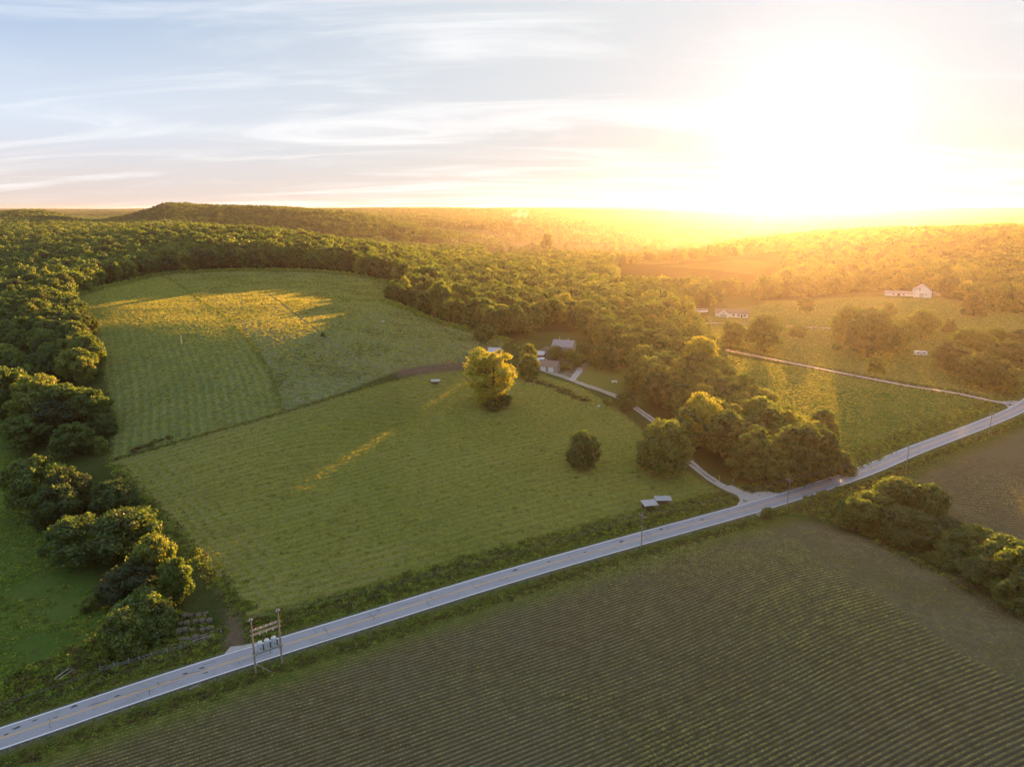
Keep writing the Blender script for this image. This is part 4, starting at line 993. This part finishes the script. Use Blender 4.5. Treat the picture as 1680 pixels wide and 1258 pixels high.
def crops():
    r = np.random.default_rng(5)
    src = [tuft_src(20 + i, 10, .15, .20, CROPM, .085, 1.2) for i in range(3)]
    t = np.array([math.cos(CROPANG), math.sin(CROPANG)]); pts = []

    for poly, du, ymax in ((CROPROWS, .30, 400), (CROP2, .8, 400)):
        x, y = np.meshgrid(np.arange(-130, 230, .42), np.arange(0, 1, 1))
        for k in range(-200, 260):
            c = k * .97; u = np.arange(-160, 260, du); u = u + r.uniform(-.15, .15, len(u))
            px = u * t[0] + c * CN[0]; py = u * t[1] + c * CN[1]
            for _ in range(3):   # slide onto the row line
                e = croprow(px, py) - c; px = px - e * CN[0]; py = py - e * CN[1]
            m = inside(px, py, poly) & (py > 70); px, py = px[m], py[m]
            if not len(px): continue
            m = in_view(px, py, 10) & (r.random(len(px)) < .93) & (fbm(px, py, 16, 2) < .36); px, py = px[m], py[m]
            if not len(px): continue
            z = height(px, py); vig = .55 + 1.25 * np.clip(fbm(px + 70, py, 34, 3) * 1.4 + .45, 0, 1)
            for a, b, c2, v in zip(px + r.normal(size=len(px)) * .03, py, z, vig): s = v * r.uniform(.7, 1.2); pts.append((a, b, c2 - .01, s, s, r.uniform(0, 6.28), r.integers(3)))
    print('crops', len(pts)); gn_scatter('crop_seedlings', pts, src, 'young crop plants in long parallel rows on brown soil')
crops()

# ------------------------------------------------------------------ power line
def up(h): return Vector((0, 0, h))
def insulator(mb, p, r=.07, h=.3):
    mb.lathe([(r * .4, 0), (r, .04), (r * .6, .1), (r, .14), (r * .6, .2), (r * .9, .24), (r * .3, h)], p, 8)
def pole_mesh(mb, h, r0=.17, r1=.11):
    for a in range(4): mb.tube((0, 0, -.6 if a == 0 else h * a / 4), (0, 0, h * (a + 1) / 4), r0 + (r1 - r0) * a / 4, r0 + (r1 - r0) * (a + 1) / 4, 10)
WT = []
def utility_pole(bx, by, ty, lab, arm=True, name='utility_pole'):
    g = P3(bx, by); h = top_height(g, ty); k = int(np.argmin(np.hypot(*(ROAD - g[:2]).T))); n = Nn[k]; rz = math.atan2(n[1], n[0])
    e = empty(name, g, rz, lab, 'utility pole', 'wooden poles along the road')
    mb = MB(); pole_mesh(mb, h); mb.build('pole', M['wood'], e)
    if arm:
        mb = MB(); mb.box((0, .14, h - .55), (2.4, .11, .13)); mb.build('crossarm', M['rail'], e)
        for s in (-1, 1): MB().tube((s * .75, .17, h - .6), (0, .12, h - 1.25), .025, n=5).build('brace', M['metal'], e)
        for x in (-1.08, .42, 1.08):
            mb = MB(); insulator(mb, (x, .14, h - .485)); mb.build('insulator', M['ceramic'], e)
    mb = MB(); insulator(mb, (0, 0, h)); mb.build('insulator', M['ceramic'], e)
    MB().box((.19, 0, 1.7), (.02, .22, .3)).build('tag_plate', M['white'], e)
    c, s_ = math.cos(rz), math.sin(rz)
    WT.append([Vector((g[0] + x * c, g[1] + x * s_, g[2] + h - .2)) for x in (-1.08, .42, 1.08)] + [Vector((g[0], g[1], g[2] + h + .3))]); return e
def hframe():
    A = P3(420, 1106); B = P3(463, 1088); A.z = -.1; B.z = -.1
    h = 11.8; d = (B - A); L = d.length; rz = math.atan2(d.y, d.x)
    e = empty('transformer_platform', A, rz, 'twin-pole wooden frame carrying three pale blue transformers beside the road', 'transformer platform')
    for x in (0, L):
        mb = MB(); mb.tube((x, 0, -.5), (x, 0, 6), .2, .17, 12); mb.tube((x, 0, 6), (x, 0, h), .17, .13, 12); mb.build('pole', M['wood'], e)
    for z, w in ((9.1, .2), (8.1, .2)):
        MB().box((L / 2, -.22, z), (L + .7, .12, w), bev=.01).build('crossbeam', M['rail'], e)
        MB().box((L / 2, .22, z), (L + .7, .12, w), bev=.01).build('crossbeam', M['rail'], e)
    for i in range(5): mb = MB(); insulator(mb, (L * (i + .7) / 5.4, -.22, 9.21), .09, .36); mb.build('insulator', M['ceramic'], e)
    for i in range(3): MB().box((L * (.25 + .25 * i), -.33, 8.0), (.13, .13, .45)).build('fuse_cutout', M['ceramic'], e)
    for y in (-.42, .42): MB().box((L / 2, y, 3.95), (L + .6, .16, .34), bev=.01).build('platform_beam', M['metal'], e)
    for i in range(11): MB().box((.35 + (L - .7) * i / 10, 0, 4.15), (.3, 1.05, .06)).build('plank', M['rail'], e)
    for i in range(3):
        x = L * (.24 + .26 * i); r = .50
        t = MB().lathe([(r * .93, 0), (r, .06), (r, 1.75), (r * .96, 1.85), (r * .6, 1.95), (.1, 2.0)], (x, 0, 4.19), 20).build('transformer', M['tank'], e)
        for s in (-1, 0, 1):
            mb = MB(); insulator(mb, (x + s * .25, 0, 6.1), .08, .42); mb.build('bushing', M['ceramic'], t)
        MB().box((x, -r - .05, 5.0), (.3, .12, .6)).build('control_box', M['metal'], t)
        MB().lathe([(r + .02, 0), (r + .02, .06)], (x, 0, 5.5), 20).build('band', M['metal'], t)
        mb = MB(); mb.tube((x + .62, .1, 4.2), (x + .62, .1, 5.3), .16, n=10); mb.build('surge_arrester', M['black'], e)
    for x in (0, L):
        for s in (-1, 1):
            mb = MB(); insulator(mb, (x + s * .22, 0, h - .35), .09, .4); mb.build('insulator', M['ceramic'], e)
        MB().box((x, 0, h - .42), (1.0, .12, .12)).build('top_arm', M['metal'], e)
        MB().tube((x + .2, .05, 4.1), (x + .14, .05, 9), .03, n=6).build('conduit', M['black'], e)
        for j in range(3): MB().tube((x - .15 + .15 * j, -.24, 8.3), (x - .1, -.2, 11.3 - .4 * j), .02, n=5).build('jumper_wire', M['wire'], e)
    MB().tube((L * .02, -.15, 1.9), (L * .45, -1.6, -.1), .09, n=7).build('prop', M['wood'], e)
    MB().box((.26, -.2, 1.9), (.08, .3, .5)).build('meter_box', M['white'], e)
    c = e.matrix_world
    m = Matrix.Translation(A) @ Matrix.Rotation(rz, 4, 'Z')
    return [m @ Vector((x, 0, h + .1)) for x in (-.22, .22)] + [m @ Vector((L, 0, h + .1)), m @ Vector((0, 0, 9.6))]
HW = hframe()
utility_pole(1052, 898, 843, 'wooden pole with crossarm between the two sheds and the brown field')
utility_pole(1291, 834, 785, 'wooden pole with crossarm opposite the driveway wood, near the culvert')
utility_pole(1486, 772, 731, 'wooden pole beside the rough pasture, above the crop field hedgerow')
utility_pole(1622, 713, 678, 'farthest wooden pole, near where the gravel lane joins the road')
def wire(name, a, b, sag, lab):
    pts = [a.lerp(b, i / 14) - Vector((0, 0, sag * 4 * (i / 14) * (1 - i / 14))) for i in range(15)]; mb = MB()
    for p, q in zip(pts[:-1], pts[1:]): mb.tube(p, q, .02, n=4, cap=False)
    return tag(mb.build(name, M['wire']), lab, 'wire', 'wires of the roadside power line')
far_pole = [Vector((300, 372, 11 + k * .02)) + Vector((x, 0, 0)) for k, x in enumerate((-1, .4, 1, 0))]
near_pole = [Vector((-150, 50, 11.4)) + Vector((x, 0, 0)) for x in (-1, .4, 1, 0)]
chain = [near_pole, HW] + WT + [far_pole]
spn = ['from the picture edge to the twin-pole frame', 'from the twin-pole frame to the pole by the two sheds', 'from the shed pole to the pole near the culvert', 'from the culvert pole to the pole by the rough pasture', 'from the pasture pole to the farthest pole', 'beyond the farthest pole']
nm4 = ['road-side wire', 'middle wire', 'field-side wire', 'topmost wire']
for s_, (a, b) in zip(spn, zip(chain[:-1], chain[1:])):
    for k in range(4): wire('power_wire', a[k], b[k], 1.2, f'{nm4[k]} {s_}')

# ------------------------------------------------------------------ small roadside things
def posts(pts, h, mat, labf, group, name='fence_post', r=.06, cat='post'):
    out = []
    for i, (px, py) in enumerate(pts):
        g = P3(px, py); mb = MB(); hh = h * random.uniform(.9, 1.1); mb.tube((0, 0, -.3), (random.uniform(-.04, .04), 0, hh), r, r * .9, 7); mb.lathe([(r * 1.05, 0), (r * .5, .05)], (0, 0, hh - .02), 7)
        o = mb.build(name, mat, None, g); tag(o, labf(i), cat, group); out.append((g, hh))
    return out
VP = [(580,1000),(640,990),(694,944),(718,938),(742,952),(761,925),(800,908),(822,900),(971,865),(1007,854)]
vl = ['short post in deep verge grass nearest the twin-pole frame', 'short post half sunk in the verge, second from the twin-pole frame', 'grey post on the verge below the middle of the hay field', 'pale post at the hay field edge, left one of the bright pair',
      'short post lower on the verge between the bright pair', 'pale post at the hay field edge, right one of the bright pair', 'grey post where the verge thickens', 'leaning post before the round verge bush', 'white-topped marker post left of the two sheds', 'taller white post closest to the two sheds']
posts(VP, 1.3, M['rail'], lambda i: vl[i], 'posts along the verge of the hay field', r=.09)
FP = [(165,1102),(188,1096),(212,1090),(229,1086),(250,1079),(275,1073),(298,1066),(318,1060),(336,1056),(351,1050)]
fl = ['first fence post at the overgrown end', 'second fence post from the overgrown end', 'third fence post from the overgrown end', 'fence post below the dark green thicket', 'fence post just right of the dark thicket', 'fence post left of the pale weeds',
      'fence post in front of the old bale rows', 'fence post under the left end of the top rail', 'fence post under the middle of the top rail', 'stout corner post at the field entrance']
fp = posts(FP, 1.4, M['rail'], lambda i: fl[i], 'posts of the wire fence by the road', r=.09)
for k in (0, 1):
    fw = MB()
    for (a, ha), (b, hb) in zip(fp[:-1], fp[1:]): fw.tube(a + up(.5 + .5 * k), b + up(.5 + .5 * k), .015, n=4, cap=False)
    tag(fw.build('fence_wire', M['metal']), ('upper' if k else 'lower') + ' strand of the wire fence by the road', 'fence wire', 'strands of the wire fence')
a, b = fp[-3][0] + up(1.35), fp[-1][0] + up(1.35)
tag(MB().tube(a, b, .07, .06, 7).build('fence_rail', M['rail']), 'bleached top rail joining the last fence posts by the field entrance', 'rail')
def logs(pts, lab):
    for i, (p, q, r) in enumerate(pts):
        a, b = P3(*p) + up(.35 + .1 * i), P3(*q) + up(.5 + .25 * i); mid = a.lerp(b, .5) + Vector((random.uniform(-.2, .2), random.uniform(-.2, .2), .12))
        o = MB().tube(a, mid, r, r * .8, 8).tube(mid, b, r * .8, r * .35, 8).tube(mid, mid + (b - a) * .25 + Vector((.5, .3, .6)), r * .4, r * .15, 6).build('fallen_log', M['rail'])
        tag(o, lab[i], 'log', 'bleached logs in the rough corner')
logs([((90, 1116), (118, 1098), .14), ((96, 1118), (124, 1103), .10), ((183, 1066), (200, 1054), .13), ((188, 1068), (206, 1050), .12), ((196, 1064), (212, 1058), .09), ((204, 1066), (207, 1046), .08), ((312, 1137), (330, 1140), .11)],
     ['long bleached log in the weeds at the left corner', 'thin bleached log lying parallel to the long one', 'thick bleached log under the dark thicket', 'log crossing the thick one under the thicket', 'short stub right of the crossed logs', 'upright branch leaning against the thicket', 'pale branch on the verge across the road'])
# rows of old round bales
OB = []
for rI, (y0, x0, x1, n) in enumerate(((1050, 297, 334, 4), (1038, 294, 342, 5), (1026, 298, 344, 5), (1014, 302, 338, 4))):
    for i in range(n): OB.append((x0 + (x1 - x0) * i / (n - 1) + random.uniform(-1.5, 1.5), y0 - 5 * i / n + random.uniform(-1, 1), rI, i, n))
rowname = ['front row nearest the fence', 'second row from the fence', 'third row from the fence', 'back row']
for px, py, rI, i, n in OB:
    g = P3(px + random.uniform(-2, 2), py + random.uniform(-1.5, 1.5)); mb = MB(); r = random.uniform(.5, .82); bm = mb.bm
    bmesh.ops.create_cone(bm, cap_ends=True, segments=14, radius1=r, radius2=r, depth=1.25, matrix=Matrix.Rotation(math.pi / 2, 4, 'Y'))
    bmesh.ops.bevel(bm, geom=[e for e in bm.edges if len(e.link_faces) == 2 and e.calc_face_angle(0) > 1.2], offset=.12, segments=2, affect='EDGES')
    for v in bm.verts: v.co *= random.uniform(.92, 1.07); v.co.z = v.co.z * .85
    o = mb.build('hay_bale', M['bale'], None, g + up(r * .6), math.atan2(.5, .85) + random.uniform(-.7, .7))
    pos = 'left end' if i == 0 else 'right end' if i == n - 1 else ['', 'second', 'third', 'fourth'][i] + ' from the left'
    tag(o, f'weathered grey round bale, {pos} of the {rowname[rI]}', 'hay bale', 'old round bales behind the roadside fence')
def sheds():
    for (bx, by, w, d, hh, rz, lab) in ((1065, 836, 4.6, 3.2, 2.0, .1, 'lower-standing grey lean-to shelter, the left one of the pair by the verge'), (1087, 829, 5.0, 2.6, 2.1, -.12, 'long grey lean-to shelter, the right one of the pair by the verge')):
        g = P3(bx, by); e = empty('field_shelter', g, rz + .15, lab, 'shelter', 'open lean-to shelters at the edge of the hay field')
        for x in (-1, 1):
            MB().box((x * w * .42, -d * .42, hh * .5), (.12, .12, hh)).build('post', M['wood'], e); MB().box((x * w * .42, d * .42, hh * .62), (.12, .12, hh * 1.24)).build('post', M['wood'], e)
        MB().box((0, d * .44, hh * .6), (w * .86, .06, hh * 1.1)).build('back_wall', M['darkwood'], e)
        n = 6
        for i in range(n): MB().box((-w / 2 + w * (i + .5) / n, 0, hh * 1.14), (w / n - .03, d * 1.08, .05), rx=.16).build('roof_panel', M['tin'], e)
        MB().box((0, -d * .46, hh * 1.0), (w * .96, .08, .14)).build('fascia', M['rail'], e)
sheds()
def culvert():
    g = P3(1246, 843); g.z = -.4; e = empty('culvert_headwall', g, R(30), 'pale concrete culvert headwall on the verge beside the square-cut shrub', 'culvert')
    MB().box((0, 0, .45), (2.6, .3, 1.2), bev=.03).build('headwall', M['concrete'], e); MB().tube((0, -.17, .35), (0, -.6, .35), .38, n=14).build('pipe', M['concrete'], e)
    MB().box((-1.3, -.5, .35), (.25, 1.0, .9), rz=.4).build('wing_wall', M['concrete'], e); MB().box((1.3, -.5, .35), (.25, 1.0, .9), rz=-.4).build('wing_wall', M['concrete'], e)
culvert()
def mailbox(px, py, lab, h=1.1):
    g = P3(px, py); e = empty('mailbox', g, .5, lab, 'mailbox'); MB().box((0, 0, h / 2), (.1, .1, h)).build('post', M['wood'], e)
    MB().prism([(-.12, 0), (.12, 0), (.12, .14), (.06, .24), (-.06, .24), (-.12, .14)], 'x', -.28, .28).build('box', M['white'], e).location = (0, 0, h)
mailbox(1188, 801, 'small mailbox on a post where the driveway leaves the road')
def small_pole(px, by, ty, lab, mat=None, arm=.5):
    g = P3(px, by); h = max(1.5, top_height(g, ty)); e = empty('marker_pole', g, .5, lab, 'pole'); MB().tube((0, 0, -.3), (0, 0, h), .09, .07, 8).build('pole', mat or M['wood'], e)
    if arm: MB().box((0, 0, h - .15), (arm * 2, .1, .1)).build('crossbar', M['rail'], e)
    return e
small_pole(1202, 798, 786, 'short wooden pole with a crossbar inside the driveway bend', arm=.6)
small_pole(1180, 792, 780, 'thin yellow-tagged marker pole at the driveway edge', M['yellow'], 0)
small_pole(1412, 618, 593, 'slender pale pole beside the gravel lane', M['rail'], 0)
small_pole(298, 564, 549, 'single white pole standing in the striped field', M['white'], 0)
small_pole(918, 567, 552, 'white pole beside the farmhouse roof', M['white'], .5)
small_pole(896, 603, 596, 'white lamp pole in the farmyard', M['white'], 0)
def sign(px, py, lab):
    g = P3(px, py); e = empty('sign', g, R(-60), lab, 'sign'); MB().tube((0, 0, -.2), (0, 0, 1.6), .03, n=6).build('post', M['metal'], e); MB().box((0, -.04, 1.35), (.5, .02, .55)).build('plate', M['white'], e)
sign(1106, 778, 'small white sign under the large driveway tree'); sign(364, 1044, 'small white plate beside the rutted field entrance')
def trough(px, py, lab, l=2.2, w=.9, h=.6, name='water_trough', mat=None):
    g = P3(px, py); e = empty(name, g, random.uniform(-.4, .4), lab, name.replace('_', ' ')); mat = mat or M['white']
    for s in (-1, 1): MB().box((0, s * w / 2, h / 2), (l, .06, h)).build('side', mat, e); MB().box((s * l / 2, 0, h / 2), (.06, w - .07, h)).build('end', mat, e)
    MB().box((0, 0, h * .35), (l - .1, w - .1, .05)).build('floor', M['water'], e)
trough(982, 667, 'small white tub on the grass between the driveway and the hay field', 1.0, .8, .6, 'tub')
trough(628, 528, 'small pale salt tub in the meadow', 1.2, .9, .5, 'tub')
def feeder():
    g = P3(714, 630); e = empty('hay_feeder', g, .25, 'low roofed feeder in a weedy patch left of the tall yellow tree', 'feeder')
    for x in (-1.5, 1.5):
        for y in (-.9, .9): MB().box((x, y, .8), (.12, .12, 1.6)).build('post', M['wood'], e)
    MB().prism([(-1.35, 1.55), (1.35, 1.55), (0, 2.15)], 'x', -2.0, 2.0).build('roof', M['tin'], e)
    for s in (-1, 1): MB().box((0, s * .9, .45), (3.0, .06, .5)).build('side', M['darkwood'], e)
feeder(); along(PL([(703,633),(714,636),(730,631)]), 0, 60, [0], .5, .9) if False else None
def picnic_table(px, py, lab):
    g = P3(px, py); e = empty('garden_bench', g, .2, lab, 'bench'); MB().box((0, 0, .45), (2.6, .45, .07)).build('seat', M['white'], e); MB().box((0, .25, .85), (2.6, .06, .5)).build('backrest', M['white'], e)
    for x in (-1.1, 1.1): MB().box((x, 0, .21), (.1, .45, .42)).build('leg', M['white'], e)
picnic_table(1008, 628, 'white bench standing by itself on the lawn above the driveway')

# ------------------------------------------------------------------ buildings and vehicles
def gable_roof(mb, w, d, z0, h, over=.5, th=.18):
    """two slopes, ridge along x"""
    for s in (-1, 1):
        a = (0, s * .02, z0 + h); hw = d / 2 + over; sl = math.hypot(hw, h * hw / (d / 2)); an = math.atan2(h, d / 2)
        mb.box((0, s * hw / 2, z0 + h - h * (hw / (d / 2)) / 2 + th / 2), (w + 2 * over, sl, th), rx=-s * an)
    return mb
def gabled(name, g, rz, w, d, hw, hr, lab, cat, wall, roof, wins=(), doors=(), chim=False, roofpan=0):
    """wins: (side, pos along, z, w, h); side 'f' front (-y), 'l','r' gable ends"""
    e = empty(name, g, rz, lab, cat)
    mb = MB(); prof = [(-d / 2, -.5), (d / 2, -.5), (d / 2, hw), (0, hw + hr - .02), (-d / 2, hw)]; mb.prism(prof, 'x', -w / 2, w / 2); wl = mb.build('wall', wall, e)
    r = gable_roof(MB(), w, d, hw, hr).build('roof', roof, e)
    if chim: MB().box((w * .2, d * .1, hw + hr + .2), (.8, .8, 1.6)).build('chimney', M['brick'], r)
    for s, p, z, ww, hh in wins:
        if s == 'f': c, dd = (p, -d / 2 - .03, z), (ww, .08, hh); c2 = (p, -d / 2 - .055, z); d2 = (ww - .2, .05, hh - .2)
        else: sx = -1 if s == 'l' else 1; c, dd = (sx * (w / 2 + .03), p, z), (.08, ww, hh); c2 = (sx * (w / 2 + .055), p, z); d2 = (.05, ww - .2, hh - .2)
        f = MB().box(c, dd).build('window', M['white'], e); MB().box(c2, d2).build('pane', M['glass'], f)
    for s, p, ww, hh, mt in doors:
        if s == 'f': dr = MB().box((p, -d / 2 - .04, hh / 2), (ww, .1, hh)).build('door', mt, e)
        else: sx = -1 if s == 'l' else 1; dr = MB().box((sx * (w / 2 + .04), p, hh / 2), (.1, ww, hh)).build('door', mt, e)
    return e
def facing(g): return math.atan2(-g[0], g[1]) * 1.0     # front side (-y) turned towards the road and the drone
g = P3(1200, 519); rz = -.30
e = gabled('ranch_house', g, rz, 24, 9, 3.0, 2.6, 'long white single-storey house with a brown roof and white front gable beyond the lane', 'house', M['white'], M['roofbrown'],
    [('f', 1.5, 1.6, 1.8, 1.3), ('f', 5.0, 1.6, 1.8, 1.3), ('f', 9.5, 1.6, 1.6, 1.3)], [('f', 7.3, 1.1, 2.2, M['darkwood'])], True)
MB().prism([(-9.5, -.4), (-2.1, -.4), (-2.1, 3.0), (-5.8, 5.3), (-9.5, 3.0)], 'y', -8.2, -4.3).build('front_gable', M['white'], e)
mb = MB()
for s in (-1, 1): mb.box((-5.8 + s * 2.05, -6.2, 4.35), (4.9, 4.6, .16), ry=s * math.atan2(2.3, 3.7))
mb.build('gable_roof', M['roofbrown'], e)
MB().box((-5.8, -8.25, 1.3), (4.6, .1, 2.5)).build('garage_door', M['concrete'], e); f = MB().box((-5.8, -8.26, 3.7), (1.2, .1, .9)).build('window', M['white'], e); MB().box((-5.8, -8.31, 3.7), (.9, .06, .6)).build('pane', M['glass'], f)
def pool():
    g = P3(1150, 511); e = empty('swimming_pool', g + up(.1), 0, 'oval white-rimmed above-ground pool left of the white house', 'pool'); e.scale = (1.0, .85, 1)
    mb = MB(); n = 28; prof = [(5.3, -.4), (5.35, 1.25), (5.1, 1.25), (5.05, .9)]
    rings = [[mb.bm.verts.new((r * math.cos(2 * math.pi * i / n), r * math.sin(2 * math.pi * i / n), z)) for i in range(n)] for r, z in prof]
    for A, B in zip(rings[:-1], rings[1:]):
        for i in range(n): mb.bm.faces.new((A[i], A[(i + 1) % n], B[(i + 1) % n], B[i]))
    mb.build('wall', M['white'], e); MB().lathe([(5.06, 0), (5.06, .02)], (0, 0, 1.0), 28).build('water', M['water'], e)
    MB().box((0, -5.7, .7), (1.4, .7, 1.5)).build('steps', M['white'], e)
pool()
g = P3(1512, 486); rz = -.45
e = gabled('barn', g, rz + math.pi / 2, 18, 14, 5.5, 5.0, 'tall white gabled barn at the foot of the wooded hill', 'barn', M['white'], M['roofgrey'],
    [('l', 2.6, 6.6, 1.3, 1.3), ('l', -2.6, 2.2, 1.3, 1.2)], [('l', .8, 3.4, 3.6, M['concrete'])])
g = P3(1474, 485); gabled('cattle_shed', g, rz, 22, 7, 2.6, 1.5, 'long low white shed joined to the left of the tall barn', 'shed', M['white'], M['roofgrey'], [('f', -4, 1.4, 1.6, 1.1), ('f', 4, 1.4, 1.6, 1.1)], [('f', 0, 2.4, 2.2, M['darkwood'])])
g = P3(1545, 485); gabled('storage_shed', g, rz + .1, 14, 6, 2.2, 1.2, 'low tan shed to the right of the tall white barn', 'shed', M['brick'], M['roofbrown'], [], [('f', 0, 2.4, 2.0, M['darkwood'])])
g = P3(925, 579); gabled('farmhouse', g, -.35, 11, 8, 4.2, 2.8, 'grey-roofed farmhouse half hidden by trees above the driveway', 'house', M['brick'], M['roofgrey'],
    [('f', -3, 1.6, 1.2, 1.3), ('f', 2.5, 1.6, 1.6, 1.3), ('r', 0, 2.2, 1.4, 1.3)], [('f', 0, 1.1, 2.1, M['white'])], True)
g = P3(884, 588); gabled('red_shed', g, -.3, 6, 5, 2.6, 1.2, 'small dark red shed behind the farmyard', 'shed', M['red'], M['tin'], [('f', 1.8, 1.5, .9, .8)], [('f', -1, 1.4, 2.0, M['darkwood'])])
g = P3(902, 607); gabled('garage', g, -.45, 9, 7, 2.6, 1.9, 'brown-roofed garage at the end of the driveway', 'garage', M['brick'], M['roofbrown'], [('r', 0, 1.5, 1.2, 1.0)], [('f', -2, 2.6, 2.2, M['white']), ('f', 2, 2.6, 2.2, M['white'])])
g = P3(812, 584); gabled('white_shed', g, -.2, 6, 5, 2.8, 1.6, 'white shed peeping out behind the top of the tall yellow tree', 'shed', M['white'], M['tin'], [('f', 1.6, 1.5, .9, .9)], [('f', -.8, 1.2, 2.0, M['darkwood'])])
def vehicle(px, py, rz, lab, kind='car', col=None):
    g = P3(px, py); col = col or M['white']
    L, Wd, H = dict(car=(4.6, 1.8, 1.45), camper=(7.0, 2.4, 2.6), van=(5.4, 2.0, 2.1))[kind]
    e = empty('parked_' + kind, g, rz, lab, kind)
    if kind == 'car': prof = [(-L/2, .35), (L/2, .35), (L/2, .75), (L*.28, .92), (L*.12, H), (-L*.28, H), (-L*.42, .95), (-L/2, .85)]
    elif kind == 'van': prof = [(-L/2, .4), (L/2, .4), (L/2, .95), (L*.36, 1.15), (L*.24, H), (-L/2, H)]
    else: prof = [(-L/2, .5), (L/2 - .3, .5), (L/2, 1.3), (L/2 - .5, H), (-L/2 + .2, H), (-L/2, H - .4)]
    mb = MB(); mb.prism([(a, z) for a, z in prof], 'y', -Wd / 2, Wd / 2); mb.build('body', col, e)
    for x in ((-L * .3, L * .3) if kind != 'camper' else (-.45, .45)):
        for y in (-1, 1):
            w = MB().tube((x, y * (Wd / 2 - .12), .34), (x, y * (Wd / 2 + .04), .34), .34, n=14).build('wheel', M['black'], e); MB().tube((x, y * (Wd / 2 + .04), .34), (x, y * (Wd / 2 + .06), .34), .18, n=10).build('rim', M['metal'], w)
    for y in (-1, 1):
        for x0, x1 in (((-L*.25, -.02), (.05, L*.13)) if kind == 'car' else ((L*.1, L*.27),) if kind == 'van' else ((-2.4, -1.2), (.8, 2.0))):
            z0, z1 = (.95, H - .1) if kind == 'car' else (1.2, H - .35) if kind == 'van' else (1.3, 1.9)
            MB().box(((x0 + x1) / 2, y * (Wd / 2 + .01), (z0 + z1) / 2), (x1 - x0, .03, z1 - z0)).build('window', M['glass'], e)
    if kind == 'camper': MB().tube((L / 2 - .2, 0, .45), (L / 2 + 1.2, 0, .4), .05, n=6).build('tow_bar', M['metal'], e); MB().box((0, 0, H + .1), (.8, .6, .2)).build('roof_vent', M['metal'], e); MB().box((-.3, -Wd / 2 - .02, 1.35), (.7, .04, 1.6)).build('door', M['concrete'], e)
    else:
        for y in (-1, 1): MB().box((L / 2 + .01, y * Wd * .36, .68), (.04, .3, .14)).build('headlight', M['ceramic'], e)
    return e
vehicle(1510, 583, -.15, 'long white camper parked on the grass beside the dark trees', 'camper')
vehicle(889, 594, .4, 'white van parked between the red shed and the garage', 'van')
vehicle(893, 600, .2, 'white car parked in front of the brown-roofed garage', 'car')
vehicle(880, 599, 1.0, 'silver car parked by the dense green tree in the farmyard', 'car', M['metal'])
vehicle(1590, 566, .2, 'white van glimpsed between the dark trees of the right-hand clump', 'van')
vehicle(1671, 553, .1, 'pale car parked by the trees at the picture edge', 'car', M['metal'])

# smoke over the valley
def smoke():
    m = bpy.data.materials.new('smoke'); m.use_nodes = True; t = NT(m.node_tree); tc = t.add('ShaderNodeTexCoord')
    n = t.noise(tc.outputs['Object'], .05, 3); v = t.add('ShaderNodeVolumePrincipled'); v.inputs['Color'].default_value = (1, .95, .9, 1); v.inputs['Anisotropy'].default_value = .4
    t.link(t.math('MULTIPLY', t.ramp(n, .42, .65), .012), v.inputs['Density']); o = t.add('ShaderNodeOutputMaterial'); t.link(v.outputs[0], o.inputs['Volume'])
    g = P3(846, 372); mb = MB()
    for dx, dz, r in ((0, 8, 10), (4, 26, 17), (14, 44, 24), (32, 56, 24), (-6, 50, 14)):
        bmesh.ops.create_icosphere(mb.bm, subdivisions=2, radius=r, matrix=Matrix.Translation((dx, dz * .1, dz)))
    o = mb.build('smoke', m, None, g); tag(o, 'small pale plume of smoke over the misty valley', kind='stuff')
smoke()

# ------------------------------------------------------------------ haze
def haze():
    bpy_bm = bmesh.new(); lo = Vector((-16000, -1000, -14)); hi = Vector((16000, 16000, 116))
    bmesh.ops.create_cube(bpy_bm, size=1, matrix=Matrix.Translation((lo + hi) / 2) @ Matrix.Diagonal((*(hi - lo), 1)))
    me = bpy.data.meshes.new('haze'); bpy_bm.to_mesh(me); bpy_bm.free()
    m = bpy.data.materials.new('haze'); m.use_nodes = True; t = NT(m.node_tree)
    v = t.add('ShaderNodeVolumePrincipled'); v.inputs['Density'].default_value = HAZE_D; v.inputs['Anisotropy'].default_value = HAZE_G
    v.inputs['Color'].default_value = (1, .93, .82, 1)
    o = t.add('ShaderNodeOutputMaterial'); t.link(v.outputs[0], o.inputs['Volume']); me.materials.append(m)
    tag(link('haze', me), 'thin warm haze lying over the whole countryside', kind='stuff')
def mist():
    m = bpy.data.materials.new('mist'); m.use_nodes = True; t = NT(m.node_tree)
    v = t.add('ShaderNodeVolumePrincipled'); v.inputs['Density'].default_value = .00009; v.inputs['Anisotropy'].default_value = .35; v.inputs['Color'].default_value = (1, .95, .88, 1)
    o = t.add('ShaderNodeOutputMaterial'); t.link(v.outputs[0], o.inputs['Volume'])
    mb = MB(); mb.box((1300, 3000, 4), (4600, 3400, 30)); tag(mb.build('mist', m), 'low golden mist lying in the far valley', kind='stuff')
mist()
HAZE_D, HAZE_G = .000033, .77
haze()
